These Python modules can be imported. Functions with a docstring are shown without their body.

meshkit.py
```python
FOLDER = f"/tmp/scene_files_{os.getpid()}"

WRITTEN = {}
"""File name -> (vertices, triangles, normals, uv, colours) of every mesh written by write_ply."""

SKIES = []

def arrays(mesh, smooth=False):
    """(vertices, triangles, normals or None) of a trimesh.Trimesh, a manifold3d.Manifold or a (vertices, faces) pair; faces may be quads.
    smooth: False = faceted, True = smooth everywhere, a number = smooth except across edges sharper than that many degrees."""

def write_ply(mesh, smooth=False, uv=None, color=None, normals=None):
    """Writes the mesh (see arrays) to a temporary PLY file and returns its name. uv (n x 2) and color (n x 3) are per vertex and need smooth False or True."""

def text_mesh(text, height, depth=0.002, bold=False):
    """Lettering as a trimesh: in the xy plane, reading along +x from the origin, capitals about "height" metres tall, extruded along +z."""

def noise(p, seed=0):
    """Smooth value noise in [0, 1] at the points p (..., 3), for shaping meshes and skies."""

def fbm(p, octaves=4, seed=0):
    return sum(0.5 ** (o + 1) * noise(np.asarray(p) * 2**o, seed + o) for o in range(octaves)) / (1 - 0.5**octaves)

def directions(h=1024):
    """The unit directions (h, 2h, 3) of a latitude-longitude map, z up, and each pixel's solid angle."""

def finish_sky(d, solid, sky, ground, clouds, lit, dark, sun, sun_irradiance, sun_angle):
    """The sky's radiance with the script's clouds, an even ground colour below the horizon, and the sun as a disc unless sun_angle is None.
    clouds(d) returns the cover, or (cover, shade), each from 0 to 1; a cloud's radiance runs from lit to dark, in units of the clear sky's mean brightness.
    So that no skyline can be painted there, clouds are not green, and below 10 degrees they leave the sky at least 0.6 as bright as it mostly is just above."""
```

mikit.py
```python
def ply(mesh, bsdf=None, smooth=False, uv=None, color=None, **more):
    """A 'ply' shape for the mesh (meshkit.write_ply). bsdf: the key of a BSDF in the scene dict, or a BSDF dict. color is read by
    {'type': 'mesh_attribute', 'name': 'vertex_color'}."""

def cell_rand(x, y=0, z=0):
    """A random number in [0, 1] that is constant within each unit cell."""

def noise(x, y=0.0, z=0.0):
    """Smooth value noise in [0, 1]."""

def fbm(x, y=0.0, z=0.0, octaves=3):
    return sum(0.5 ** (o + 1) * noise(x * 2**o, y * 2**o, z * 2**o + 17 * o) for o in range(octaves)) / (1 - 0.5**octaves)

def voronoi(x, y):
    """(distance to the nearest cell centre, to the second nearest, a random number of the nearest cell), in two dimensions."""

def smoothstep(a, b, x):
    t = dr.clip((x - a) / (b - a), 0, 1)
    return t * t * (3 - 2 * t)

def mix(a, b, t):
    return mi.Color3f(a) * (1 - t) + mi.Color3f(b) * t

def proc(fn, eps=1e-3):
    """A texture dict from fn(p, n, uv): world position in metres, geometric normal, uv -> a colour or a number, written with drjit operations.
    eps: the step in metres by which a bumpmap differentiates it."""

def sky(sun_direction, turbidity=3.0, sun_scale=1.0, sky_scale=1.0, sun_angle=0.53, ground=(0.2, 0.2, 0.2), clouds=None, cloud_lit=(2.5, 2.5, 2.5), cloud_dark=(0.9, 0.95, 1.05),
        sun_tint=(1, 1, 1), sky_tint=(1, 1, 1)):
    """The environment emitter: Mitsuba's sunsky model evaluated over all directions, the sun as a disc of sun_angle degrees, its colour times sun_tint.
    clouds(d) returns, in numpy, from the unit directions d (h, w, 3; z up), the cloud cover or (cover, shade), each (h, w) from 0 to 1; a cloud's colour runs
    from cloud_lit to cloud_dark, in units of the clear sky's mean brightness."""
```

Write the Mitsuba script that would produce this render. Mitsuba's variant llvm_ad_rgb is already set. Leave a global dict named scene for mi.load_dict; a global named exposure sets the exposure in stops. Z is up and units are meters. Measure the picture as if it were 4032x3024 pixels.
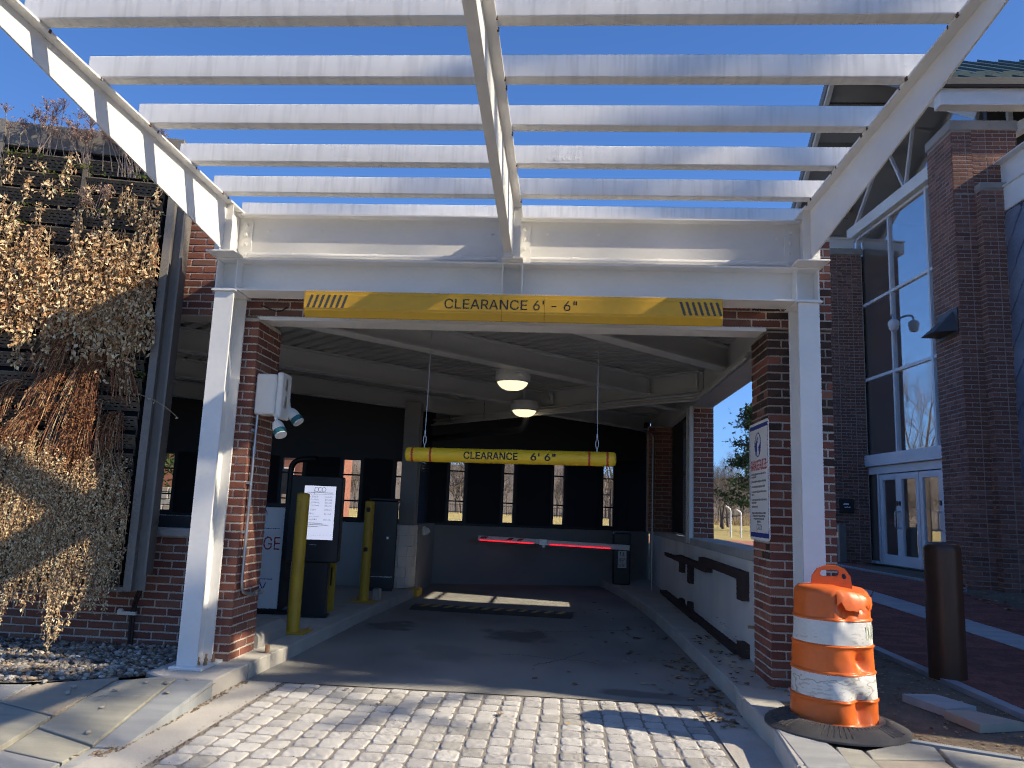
import math, random
import numpy as np, trimesh, drjit as dr, mitsuba as mi
import mikit, meshkit
from shapely.geometry import Polygon, LineString, box as sbox
from shapely.ops import unary_union
from mitsuba import ScalarTransform4f as T

# ---------------------------------------------------------------- camera, sky, exposure
scene, labels = {'type': 'scene'}, {}
exposure = 2.1
YAW, PITCH, ROLL, EYE = math.radians(4.0916), math.radians(9.1725), math.radians(2.2678), np.array([0, 0, 1.52])
_f = np.array([-math.sin(YAW) * math.cos(PITCH), math.cos(YAW) * math.cos(PITCH), math.sin(PITCH)])
_r0 = np.array([math.cos(YAW), math.sin(YAW), 0.0])
_u0 = np.cross(_r0, _f)
_up = -math.sin(ROLL) * _r0 + math.cos(ROLL) * _u0
scene['camera'] = {'type': 'perspective', 'fov': math.degrees(2 * math.atan(2016 / 3029)), 'fov_axis': 'x', 'near_clip': 0.05, 'far_clip': 2000.0,
                   'to_world': T().look_at(origin=EYE.tolist(), target=(EYE + _f).tolist(), up=_up.tolist())}
SUN = (1.42, -0.39, 1.0)
scene['sky'] = mikit.sky(SUN, turbidity=2.4, sun_angle=0.6, sun_scale=1.2, sun_tint=(0.93, 1.0, 1.10), sky_tint=(0.63, 0.87, 1.30))

# ---------------------------------------------------------------- helpers
R = random.Random(7)
N = np.random.default_rng(7)
_used = {}

def key(name, parent=None):
    k = (parent + '__' if parent else '') + name
    if k not in _used:
        _used[k] = 0
        return k
    _used[k] += 1
    return f'{k}_{_used[k]:03d}'

def lab(k, label=None, cat=None, group=None, kind=None):
    d = labels.setdefault(k, {})
    for a, v in (('label', label), ('category', cat), ('group', group), ('kind', kind)):
        if v:
            d[a] = v
    return k

def thing(name, label, cat, group=None):
    return lab(key(name), label, cat, group)

def add(name, mesh, mat, parent=None, smooth=False, label=None, cat=None, group=None, kind=None, **more):
    k = key(name, parent)
    scene[k] = mikit.ply(mesh, 'm_' + mat, smooth=smooth, **more)
    lab(k, label, cat, group, kind) if (label or cat or group or kind) else None
    return k

def put(name, shape, mat, parent, mat4):
    k = key(name, parent)
    scene[k] = {**shape, 'bsdf': {'type': 'ref', 'id': 'm_' + mat}, 'to_world': T(np.asarray(mat4).tolist())}
    return k

def cat(*ms):
    return trimesh.util.concatenate([m for m in ms if m is not None])

def bx(x0, x1, y0, y1, z0, z1, c=0.0):
    if c <= 0:
        m = trimesh.creation.box((x1 - x0, y1 - y0, z1 - z0))
        m.apply_translation(((x0 + x1) / 2, (y0 + y1) / 2, (z0 + z1) / 2))
        return m
    p = []
    for X, sx in ((x0, 1), (x1, -1)):
        for Y, sy in ((y0, 1), (y1, -1)):
            for Z, sz in ((z0, 1), (z1, -1)):
                p += [(X + sx * c, Y + sy * c, Z), (X + sx * c, Y, Z + sz * c), (X, Y + sy * c, Z + sz * c)]
    return trimesh.convex.convex_hull(np.array(p))

def fix(m):
    if m.volume < 0:
        m.invert()
    return m

def ext(poly, a0, a1, axis='y'):
    """axis x: poly in (y,z); y: poly in (x,z); z: poly in (x,y)."""
    P = poly if hasattr(poly, 'exterior') else Polygon(poly)
    m = trimesh.creation.extrude_polygon(P, a1 - a0, engine='earcut')
    v = np.array(m.vertices)
    v[:, 2] += a0
    m.vertices = v[:, [2, 0, 1]] if axis == 'x' else v[:, [0, 2, 1]] if axis == 'y' else v
    return fix(m)

def isec(b, h, tf, tw):
    return Polygon([(-b / 2, 0), (b / 2, 0), (b / 2, tf), (tw / 2, tf), (tw / 2, h - tf), (b / 2, h - tf), (b / 2, h), (-b / 2, h), (-b / 2, h - tf), (-tw / 2, h - tf), (-tw / 2, tf), (-b / 2, tf)])

def frame(o, u, w=None):
    """matrix whose x axis is the horizontal direction u, z up (or w), origin o."""
    u = np.asarray(u, float); u = u / np.linalg.norm(u)
    w = np.array([0, 0, 1.0]) if w is None else np.asarray(w, float) / np.linalg.norm(w)
    v = np.cross(w, u)
    M = np.eye(4)
    M[:3, 0], M[:3, 1], M[:3, 2], M[:3, 3] = u, v, w, o
    return M

def mv(m, M):
    m = m.copy()
    m.apply_transform(M)
    return m

def tube(pts, r, n=8, cap=True):
    p = np.asarray(pts, float)
    r = np.broadcast_to(np.asarray(r, float), (len(p),))
    t = np.gradient(p, axis=0)
    t /= np.linalg.norm(t, axis=1, keepdims=True) + 1e-12
    a = np.cross(t[0], [0, 0, 1.0] if abs(t[0][2]) < 0.9 else [1.0, 0, 0])
    V = []
    for i in range(len(p)):
        a = a - t[i] * (a @ t[i]); a /= np.linalg.norm(a) + 1e-12
        b = np.cross(t[i], a)
        an = np.arange(n) * 2 * np.pi / n
        V.append(p[i] + r[i] * (np.cos(an)[:, None] * a + np.sin(an)[:, None] * b))
    F = []
    for i in range(len(p) - 1):
        for j in range(n):
            k = (j + 1) % n
            F += [(i * n + j, i * n + k, (i + 1) * n + k), (i * n + j, (i + 1) * n + k, (i + 1) * n + j)]
    V = np.vstack(V)
    if cap:
        V = np.vstack([V, p[0], p[-1]])
        c0, c1, e = len(V) - 2, len(V) - 1, (len(p) - 1) * n
        for j in range(n):
            k = (j + 1) % n
            F += [(c0, k, j), (c1, e + j, e + k)]
    return trimesh.Trimesh(V, F, process=False)

def bend(pts, rad=0.06, k=5):
    """rounds the corners of a polyline."""
    p = [np.asarray(q, float) for q in pts]
    out = [p[0]]
    for i in range(1, len(p) - 1):
        a, b = p[i - 1] - p[i], p[i + 1] - p[i]
        d = min(rad, np.linalg.norm(a) / 2, np.linalg.norm(b) / 2)
        s, e = p[i] + a / np.linalg.norm(a) * d, p[i] + b / np.linalg.norm(b) * d
        for t in np.linspace(0, 1, k):
            out.append((1 - t) ** 2 * s + 2 * t * (1 - t) * p[i] + t * t * e)
    return np.array(out + [p[-1]])

def lathe(prof, n=48):
    p = np.asarray(prof, float)
    an = np.arange(n) * 2 * np.pi / n
    V = np.stack([p[:, 0][:, None] * np.cos(an), p[:, 0][:, None] * np.sin(an), np.broadcast_to(p[:, 1][:, None], (len(p), n))], -1).reshape(-1, 3)
    F = []
    for i in range(len(p) - 1):
        for j in range(n):
            k = (j + 1) % n
            F += [(i * n + j, i * n + k, (i + 1) * n + k), (i * n + j, (i + 1) * n + k, (i + 1) * n + j)]
    return trimesh.Trimesh(V, F, process=False)

def sheet(poly, zf, ycuts=(), xcuts=()):
    """a surface over the plan polygon, heights zf(x, y), cut at the given lines so that slopes bend there."""
    P = poly if hasattr(poly, 'exterior') else Polygon(poly)
    ys = [-1e4, *ycuts, 1e4]; xs = [-1e4, *xcuts, 1e4]
    ms = []
    for y0, y1 in zip(ys, ys[1:]):
        for x0, x1 in zip(xs, xs[1:]):
            q = P.intersection(sbox(x0, y0, x1, y1))
            for g in getattr(q, 'geoms', [q]):
                if g.geom_type == 'Polygon' and g.area > 1e-6:
                    v, f = trimesh.creation.triangulate_polygon(g, engine='earcut')
                    ms.append(trimesh.Trimesh(np.column_stack([v, [zf(*c) for c in v]]), f, process=False))
    m = cat(*ms)
    if len(m.face_normals) and m.face_normals[:, 2].mean() < 0:
        m.invert()
    return m

def text(s, h, M, depth=0.002, bold=False, width=None):
    m = meshkit.text_mesh(s, h, depth, bold)
    if width:
        m.apply_scale([width / m.extents[0], 1, 1])
    m.apply_translation([-m.bounds[0][0], -m.bounds[0][1], 0])
    return mv(m, M)

def sign_frame(o, u):
    """text plane: x along u, y up, extruding out of the wall (u x up)."""
    u = np.asarray(u, float); u /= np.linalg.norm(u)
    M = np.eye(4)
    M[:3, 0], M[:3, 1], M[:3, 2], M[:3, 3] = u, [0, 0, 1], np.cross(u, [0, 0, 1]), o
    return M

# ---------------------------------------------------------------- materials
n1, fb, ss, mix = mikit.noise, mikit.fbm, mikit.smoothstep, mikit.mix

def pr(k, col, rough=0.6, **more):
    c = col if isinstance(col, dict) else {'type': 'rgb', 'value': list(col)}
    scene['m_' + k] = {'type': 'twosided', 'b': {'type': 'principled', 'base_color': c, 'roughness': rough, 'specular': more.pop('specular', 0.4), **more}}

def bump(k, fn, scale=1.0, eps=2e-3):
    inner = scene['m_' + k]['b']
    scene['m_' + k] = {'type': 'twosided', 'b': {'type': 'bumpmap', 'tex': mikit.proc(fn, eps), 'scale': scale, 'b': inner}}

def speck(c0, c1, f, f2=None, w=0.35):
    def fn(p, n, uv):
        a = fb(p.x * f, p.y * f, p.z * f, 3)
        b = n1(p.x * (f2 or f * 9), p.y * (f2 or f * 9), p.z * (f2 or f * 9))
        return mix(c0, c1, dr.clip((a - 0.3) * 2.2 * (1 - w) + w * b, 0, 1))
    return mikit.proc(fn)

def vcol(k, rough=0.7, thin=False):
    c = {'type': 'mesh_attribute', 'name': 'vertex_color'}
    if thin:
        scene['m_' + k] = {'type': 'principledthin', 'base_color': c, 'roughness': rough, 'diff_trans': 0.45, 'spec_trans': 0.0, 'eta': 1.4}
    else:
        pr(k, c, rough)

# white painted steel: brush marks and rain dirt
pr('white_paint', speck((0.74, 0.735, 0.715), (0.65, 0.645, 0.62), 2.3, 40, 0.3), 0.42)
def _slat(p, n, uv):
    s = n1(p.x * 75.0, p.y * 3.0, p.z * 4.0)
    s2 = n1(p.x * 23.0 + 7, p.y * 3.0, p.z * 2.0)
    d = ss(0.45, 0.9, s * 0.55 + s2 * 0.6)
    return mix((0.74, 0.74, 0.725), (0.60, 0.60, 0.585), dr.clip(d * 0.7, 0, 1))
pr('slat_paint', mikit.proc(_slat), 0.5)
def _slatb(p, n, uv):
    w = n1(p.x * 48.0, p.y * 2.0, p.z * 3.0) * 0.6
    lump = ss(0.80, 0.86, n1(p.x * 9.0, p.y * 9.0, p.z * 16.0)) * ss(0.66, 0.78, n1(p.x * 0.9 + 3, p.y * 2.0, 1.0)) * n1(p.x * 60.0, p.z * 60.0, p.y * 30.0) * 3
    return w + lump
bump('slat_paint', _slatb, 0.0013)
pr('steel_bolt', (0.72, 0.71, 0.68), 0.45)
pr('rust_dark', (0.10, 0.06, 0.04), 0.9)
pr('rust_bolt', (0.36, 0.22, 0.12), 0.8)
for i, (a, b) in enumerate([((0.265, 0.105, 0.074), (0.185, 0.078, 0.058)), ((0.20, 0.080, 0.060), (0.145, 0.060, 0.048)), ((0.31, 0.145, 0.098), (0.235, 0.105, 0.074)), ((0.16, 0.078, 0.062), (0.22, 0.120, 0.090))]):
    pr('brick_%d' % i, speck(a, b, 21.0 + i, 160, 0.55), 0.85, specular=0.2)
pr('brick_black', speck((0.035, 0.028, 0.024), (0.10, 0.055, 0.042), 14.0, 120, 0.5), 0.8, specular=0.2)
pr('mortar', speck((0.56, 0.50, 0.43), (0.44, 0.39, 0.33), 9.0, 130, 0.5), 0.95, specular=0.1)
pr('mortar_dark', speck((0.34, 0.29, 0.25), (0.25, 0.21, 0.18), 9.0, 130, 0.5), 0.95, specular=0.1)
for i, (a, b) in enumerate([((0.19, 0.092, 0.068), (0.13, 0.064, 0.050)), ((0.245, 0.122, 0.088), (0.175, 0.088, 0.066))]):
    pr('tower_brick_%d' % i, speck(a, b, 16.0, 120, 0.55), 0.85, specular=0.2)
vcol('brick_stuff', 0.85)
pr('concrete', speck((0.46, 0.44, 0.40), (0.34, 0.325, 0.30), 3.2, 120, 0.4), 0.85, specular=0.25)
bump('concrete', lambda p, n, uv: fb(p.x * 45, p.y * 45, p.z * 45, 3), 0.004)
pr('kerb_stone', speck((0.44, 0.43, 0.39), (0.32, 0.31, 0.28), 4.1, 150, 0.45), 0.85, specular=0.25)
bump('kerb_stone', lambda p, n, uv: fb(p.x * 60, p.y * 60, p.z * 60, 3), 0.005)
def _seg(p, x0, y0, x1, y1, w):
    L = math.hypot(x1 - x0, y1 - y0)
    ux, uy = (x1 - x0) / L, (y1 - y0) / L
    wob = (n1(p.x * 5, p.y * 5, 2.0) - 0.5) * 0.12
    a, b = (p.x - x0) * ux + (p.y - y0) * uy, -(p.x - x0) * uy + (p.y - y0) * ux + wob
    return dr.select((a > 0) & (a < L), ss(w, w * 0.4, dr.abs(b)), 0.0)
def _floor(p, n, uv):
    a = fb(p.x * 1.1, p.y * 0.8, 0.0, 3)
    g = n1(p.x * 190, p.y * 190, 0.0)
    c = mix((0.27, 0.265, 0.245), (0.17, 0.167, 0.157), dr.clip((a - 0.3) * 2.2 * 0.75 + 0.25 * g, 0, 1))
    w = (fb(p.x * 4, p.y * 3, 4.0, 3) - 0.5) * 1.6
    def blot(x, y, rx, ry, k):
        return k * ss(1.15, 0.55, dr.sqrt(dr.square((p.x - x) / rx) + dr.square((p.y - y) / ry)) + w)
    oil = dr.maximum(dr.maximum(blot(-0.55, 9.75, 0.40, 0.45, 0.9), blot(-2.05, 10.0, 0.35, 0.4, 0.8)), dr.maximum(blot(0.75, 6.95, 0.55, 0.16, 0.8), blot(-1.2, 8.4, 0.5, 0.4, 0.3)))
    crack = dr.maximum(_seg(p, -0.6, 8.5, 0.4, 8.2, 0.012), dr.maximum(_seg(p, -0.2, 7.9, 0.3, 8.8, 0.01), _seg(p, -0.5, 9.9, 1.0, 10.6, 0.012)))
    return c * (1 - 0.55 * oil) * (1 - 0.6 * crack)
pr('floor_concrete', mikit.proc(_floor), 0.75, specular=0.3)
bump('floor_concrete', lambda p, n, uv: fb(p.x * 70, p.y * 70, 0.0, 2), 0.003)
pr('asphalt', speck((0.085, 0.083, 0.08), (0.05, 0.05, 0.05), 3.0, 160, 0.5), 0.9)
pr('joint_sand', speck((0.28, 0.26, 0.235), (0.18, 0.165, 0.15), 20.0, 200, 0.5), 0.95, specular=0.1)
for i, (a, b) in enumerate([((0.50, 0.49, 0.465), (0.39, 0.38, 0.355)), ((0.45, 0.44, 0.42), (0.34, 0.33, 0.315)), ((0.53, 0.52, 0.49), (0.43, 0.42, 0.39)), ((0.40, 0.39, 0.355), (0.28, 0.27, 0.25))]):
    pr('cobble_%d' % i, speck(a, b, 11.0, 85, 0.45), 0.8, specular=0.25)
    bump('cobble_%d' % i, lambda p, n, uv: fb(p.x * 38, p.y * 38, p.z * 38, 3), 0.012)
for i, (a, b) in enumerate([((0.29, 0.30, 0.30), (0.37, 0.375, 0.36)), ((0.37, 0.36, 0.30), (0.29, 0.285, 0.24)), ((0.24, 0.26, 0.275), (0.31, 0.325, 0.33)), ((0.39, 0.33, 0.25), (0.31, 0.29, 0.245))]):
    def _fl(p, n, uv, a=a, b=b, i=i):
        s = fb(p.x * 3 + 9 * i, p.y * 14, 1.0, 3)
        return mix(a, b, dr.clip((s - 0.25) * 1.7 + 0.25 * (n1(p.x * 150, p.y * 150, 0.0) - 0.5), 0, 1))
    pr('flagstone_%d' % i, mikit.proc(_fl), 0.7, specular=0.3)
    bump('flagstone_%d' % i, lambda p, n, uv: fb(p.x * 16, p.y * 40, 0.0, 3), 0.006)
vcol('pebble', 0.7)
vcol('dry_leaf', 0.75, thin=True)
vcol('litter', 0.8)
vcol('foliage', 0.6, thin=True)
vcol('stem', 0.9)
pr('bark', speck((0.14, 0.115, 0.095), (0.085, 0.07, 0.06), 8.0, 60, 0.5), 0.95, specular=0.1)
pr('twig', (0.16, 0.135, 0.115), 0.95, specular=0.1)
pr('tray_plastic', speck((0.145, 0.127, 0.104), (0.070, 0.063, 0.053), 7.0, 90, 0.5), 0.75)
pr('black_void', (0.012, 0.012, 0.013), 0.9, specular=0.1)
pr('post_metal', speck((0.20, 0.185, 0.165), (0.155, 0.145, 0.13), 3.0, 60, 0.4), 0.5, metallic=0.1)
pr('soil', speck((0.20, 0.165, 0.125), (0.095, 0.078, 0.06), 9.0, 130, 0.55), 0.95, specular=0.1)
bump('soil', lambda p, n, uv: fb(p.x * 40, p.y * 40, 0.0, 3), 0.02)
pr('yellow_sign', speck((0.62, 0.36, 0.030), (0.55, 0.31, 0.030), 2.0, 30, 0.4), 0.4)
pr('black_print', (0.018, 0.018, 0.02), 0.5)
pr('hatch_grey', (0.06, 0.058, 0.055), 0.5)
pr('yellow_plastic', speck((0.74, 0.50, 0.022), (0.66, 0.42, 0.025), 3.0, 60, 0.4), 0.35)
pr('yellow_steel', speck((0.58, 0.37, 0.03), (0.47, 0.29, 0.035), 6.0, 50, 0.5), 0.45)
pr('red_tape', (0.42, 0.035, 0.025), 0.4)
pr('black_metal', (0.022, 0.024, 0.027), 0.35)
pr('sign_white', (0.74, 0.74, 0.72), 0.4)
pr('blue_print', (0.030, 0.050, 0.22), 0.5)
pr('red_print', (0.36, 0.030, 0.035), 0.5)
pr('grey_print', (0.20, 0.20, 0.20), 0.6)
pr('beam_paint', speck((0.56, 0.565, 0.55), (0.46, 0.465, 0.45), 2.2, 40, 0.35), 0.5)
pr('deck_paint', speck((0.43, 0.43, 0.41), (0.34, 0.34, 0.325), 2.0, 30, 0.35), 0.55)
def _wallp(p, n, uv):
    a = fb(p.x * 2, p.y * 2, p.z * 0.8, 3)
    return mix((0.70, 0.68, 0.63), (0.56, 0.54, 0.50), dr.clip((a - 0.3) * 2.2, 0, 1))
pr('wall_white', mikit.proc(_wallp), 0.7)
pr('wall_grey', speck((0.30, 0.295, 0.28), (0.23, 0.225, 0.215), 1.5, 40, 0.3), 0.8)
pr('dark_steel', (0.030, 0.032, 0.036), 0.5)
pr('bumper_brown', speck((0.060, 0.038, 0.032), (0.035, 0.026, 0.024), 4.0, 60, 0.4), 0.7)
pr('galvanised', speck((0.52, 0.53, 0.54), (0.42, 0.43, 0.44), 20.0, 90, 0.5), 0.35, metallic=0.8)
pr('cast_white', (0.66, 0.66, 0.63), 0.5)
pr('teal_plastic', (0.02, 0.13, 0.15), 0.35)
pr('alu_white', speck((0.64, 0.65, 0.68), (0.56, 0.57, 0.60), 1.5, 30, 0.3), 0.35)
pr('stone_cap', speck((0.33, 0.30, 0.27), (0.24, 0.22, 0.20), 5.0, 90, 0.4), 0.9)
pr('slate_metal', speck((0.34, 0.38, 0.47), (0.20, 0.23, 0.30), 1.7, 24, 0.3), 0.38, metallic=0.6)
pr('roof_green', speck((0.085, 0.125, 0.118), (0.06, 0.095, 0.09), 2.0, 30, 0.3), 0.35, metallic=0.3)
pr('soffit_dark', (0.33, 0.33, 0.32), 0.7)
pr('dark_fascia', (0.055, 0.055, 0.058), 0.5)
pr('bollard_brown', speck((0.075, 0.036, 0.020), (0.055, 0.028, 0.017), 4.0, 80, 0.3), 0.3)
pr('orange_plastic', speck((0.72, 0.145, 0.022), (0.60, 0.12, 0.024), 4.0, 60, 0.35), 0.38)
def _refl(p, n, uv):
    f = fb(p.x * 7, p.y * 7, p.z * 12, 3)
    s = dr.maximum(ss(0.035, 0.008, dr.abs(f - 0.52)) * ss(0.55, 0.5, p.z), ss(0.62, 0.66, n1(p.x * 34, p.y * 34, p.z * 90)) * 0.5 * ss(0.45, 0.6, f))
    return mix((0.60, 0.60, 0.57), (0.36, 0.34, 0.30), dr.clip(s + 0.2 * n1(p.x * 60, p.y * 60, p.z * 60), 0, 1))
pr('reflective_white', mikit.proc(_refl), 0.4)
pr('stencil_green', (0.42, 0.47, 0.36), 0.6)
pr('rubber', speck((0.085, 0.082, 0.080), (0.055, 0.053, 0.052), 8.0, 100, 0.5), 0.6)
def _paver(p, n, uv):
    u, v = p.x / 0.203, p.y / 0.105
    u = u + 0.5 * (dr.floor(v) - 2 * dr.floor(dr.floor(v) / 2))
    fu, fv = u - dr.floor(u), v - dr.floor(v)
    j = dr.maximum(ss(0.03, 0.012, dr.minimum(fu, 1 - fu)), ss(0.05, 0.02, dr.minimum(fv, 1 - fv)))
    c = mix((0.20, 0.075, 0.058), (0.12, 0.050, 0.042), mikit.cell_rand(dr.floor(u), dr.floor(v)))
    return mix(c, (0.10, 0.075, 0.06), j) * (0.8 + 0.4 * n1(p.x * 60, p.y * 60, 0.0))
pr('brick_paver', mikit.proc(_paver), 0.85, specular=0.2)
def _grass(p, n, uv):
    a = fb(p.x * 0.35, p.y * 0.35, 0.0, 3)
    return mix((0.30, 0.235, 0.10), (0.20, 0.17, 0.07), dr.clip((a - 0.3) * 2.2 * 0.6 + 0.4 * n1(p.x * 7, p.y * 7, 0.0), 0, 1))
pr('winter_grass', mikit.proc(_grass), 0.95, specular=0.1)
pr('red_path', (0.27, 0.12, 0.085), 0.9)
pr('hill_brown', speck((0.17, 0.145, 0.12), (0.10, 0.085, 0.072), 0.35, 2.5, 0.5), 1.0, specular=0.0)
pr('road_grey', speck((0.22, 0.215, 0.20), (0.15, 0.148, 0.14), 1.1, 90, 0.4), 0.85)
scene['m_glass_coated'] = {'type': 'thindielectric', 'int_ior': 3.8}
scene['m_glass_clear'] = {'type': 'thindielectric', 'int_ior': 1.5}
pr('room_wall', (0.36, 0.36, 0.345), 0.9)
pr('siding_blue', (0.16, 0.22, 0.30), 0.6)
pr('far_brick', speck((0.30, 0.13, 0.085), (0.23, 0.10, 0.07), 3.0, 30, 0.5), 0.9)
pr('poster_white', (0.60, 0.60, 0.58), 0.5)
pr('fabric_red', (0.35, 0.04, 0.06), 0.6)

# ---------------------------------------------------------------- brick laying
def _unit_brick(seed):
    g = np.random.default_rng(seed)
    L, D, H, c = 0.24, 0.03, 0.0575, 0.005
    def ring(i, y, j):
        q = np.array([(i, y, i), (L - i, y, i), (L - i, y, H - i), (i, y, H - i)], float)
        return q + g.uniform(-j, j, q.shape) * [1, 0.7, 1]
    V = np.vstack([ring(0, 0, 0), ring(0, D - c, 0.002), ring(c, D, 0.0018)])
    F = []
    for a in (0, 4):
        for k in range(4):
            m = (k + 1) % 4
            F += [(a + k, a + m, a + 4 + m), (a + k, a + 4 + m, a + 4 + k)]
    F += [(8, 9, 10), (8, 10, 11)]
    return trimesh.Trimesh(V, F, process=False)
BRICK_MESH = [_unit_brick(s) for s in range(5)]
BRICK_PLY = [mikit.ply(m) for m in BRICK_MESH]
BRICKS = ['brick_0', 'brick_0', 'brick_1', 'brick_2', 'brick_3', 'brick_0', 'brick_1']

def lay(parent, o, u, n, W, H, mats=BRICKS, off=0.0, L=0.24, h=0.0605, j=0.0125, seed=1, skip=None, limit=300, flemish=False, cx=None, cz=None, black=None):
    """bricks over the face that starts at o, runs W along u and H up; n points out of the wall. Those past the limit become one mesh."""
    g = random.Random(seed)
    u, n, o = np.asarray(u, float), np.asarray(n, float), np.asarray(o, float)
    out, r, z = [], 0, j / 2
    while z + h * 0.6 < H:
        x = -off - (0.5 * (L + j) if r % 2 and not flemish else 0) - (0.5 * (L + j) if flemish and r % 2 else 0)
        i = 0
        while x < W:
            l = L if not (flemish and i % 2) else (L - j) / 2
            a, b = max(x, 0.0), min(x + l, W)
            i += 1
            if b - a > 0.025 and not (skip and skip(a, b, z, z + h)):
                out.append((a, b, z, min(h, H - z)))
            x += l + j
        r += 1
        z += h + j
    if len(out) > limit:
        c = (cx if cx is not None else W / 2, cz if cz is not None else 0)
        out.sort(key=lambda q: (q[0] - c[0]) ** 2 + (q[2] - c[1]) ** 2)
    ms, cols = [], []
    for i, (a, b, z, hh) in enumerate(out):
        s = 0.0028 * g.random()
        M = np.eye(4)
        M[:3, 0], M[:3, 1], M[:3, 2] = u * (b - a) / 0.24, n * 1.0, np.array([0, 0, hh / 0.0575])
        M[:3, 3] = o + u * a + np.array([0, 0, z]) - n * (0.0262 - s)
        m = g.choice(mats)
        if black and g.random() < black((a + b) / 2, z):
            m = 'brick_black'
        if i < limit:
            put('brick', g.choice(BRICK_PLY), m, parent, M)
        else:
            q = mv(g.choice(BRICK_MESH), M)
            ms.append(q)
            cols.append(np.tile(np.array([0.19, 0.094, 0.07]) * g.uniform(0.65, 1.3), (len(q.vertices), 1)))
    if ms:
        add('brick', cat(*ms), 'brick_stuff', parent, color=np.vstack(cols), kind='stuff')

# ================================================================ THE SETTING
def gz0(x, y):
    return -0.05 if y < 17.5 else min(0.55, -0.05 + (y - 17.5) * 0.6 / 4.5)
add('ground', sheet(sbox(-900, -900, 900, 900), gz0, ycuts=(17.5, 22.0)), 'winter_grass', kind='structure', label='dry yellow winter grass around the garage and out to the trees')
add('road', sheet(sbox(-60, -30, 60, 3.2), lambda x, y: -0.02), 'road_grey', kind='structure', label='grey roadway in front of the cobbled apron')
def rg(x, y):
    return 0.15 if y < 6 else 0.15 + 0.0682 * (min(y, 12.6) - 6)
def lf(y):
    return min(max(0.13 * (y - 4.75) / 1.25, 0.0), 0.13)

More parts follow.
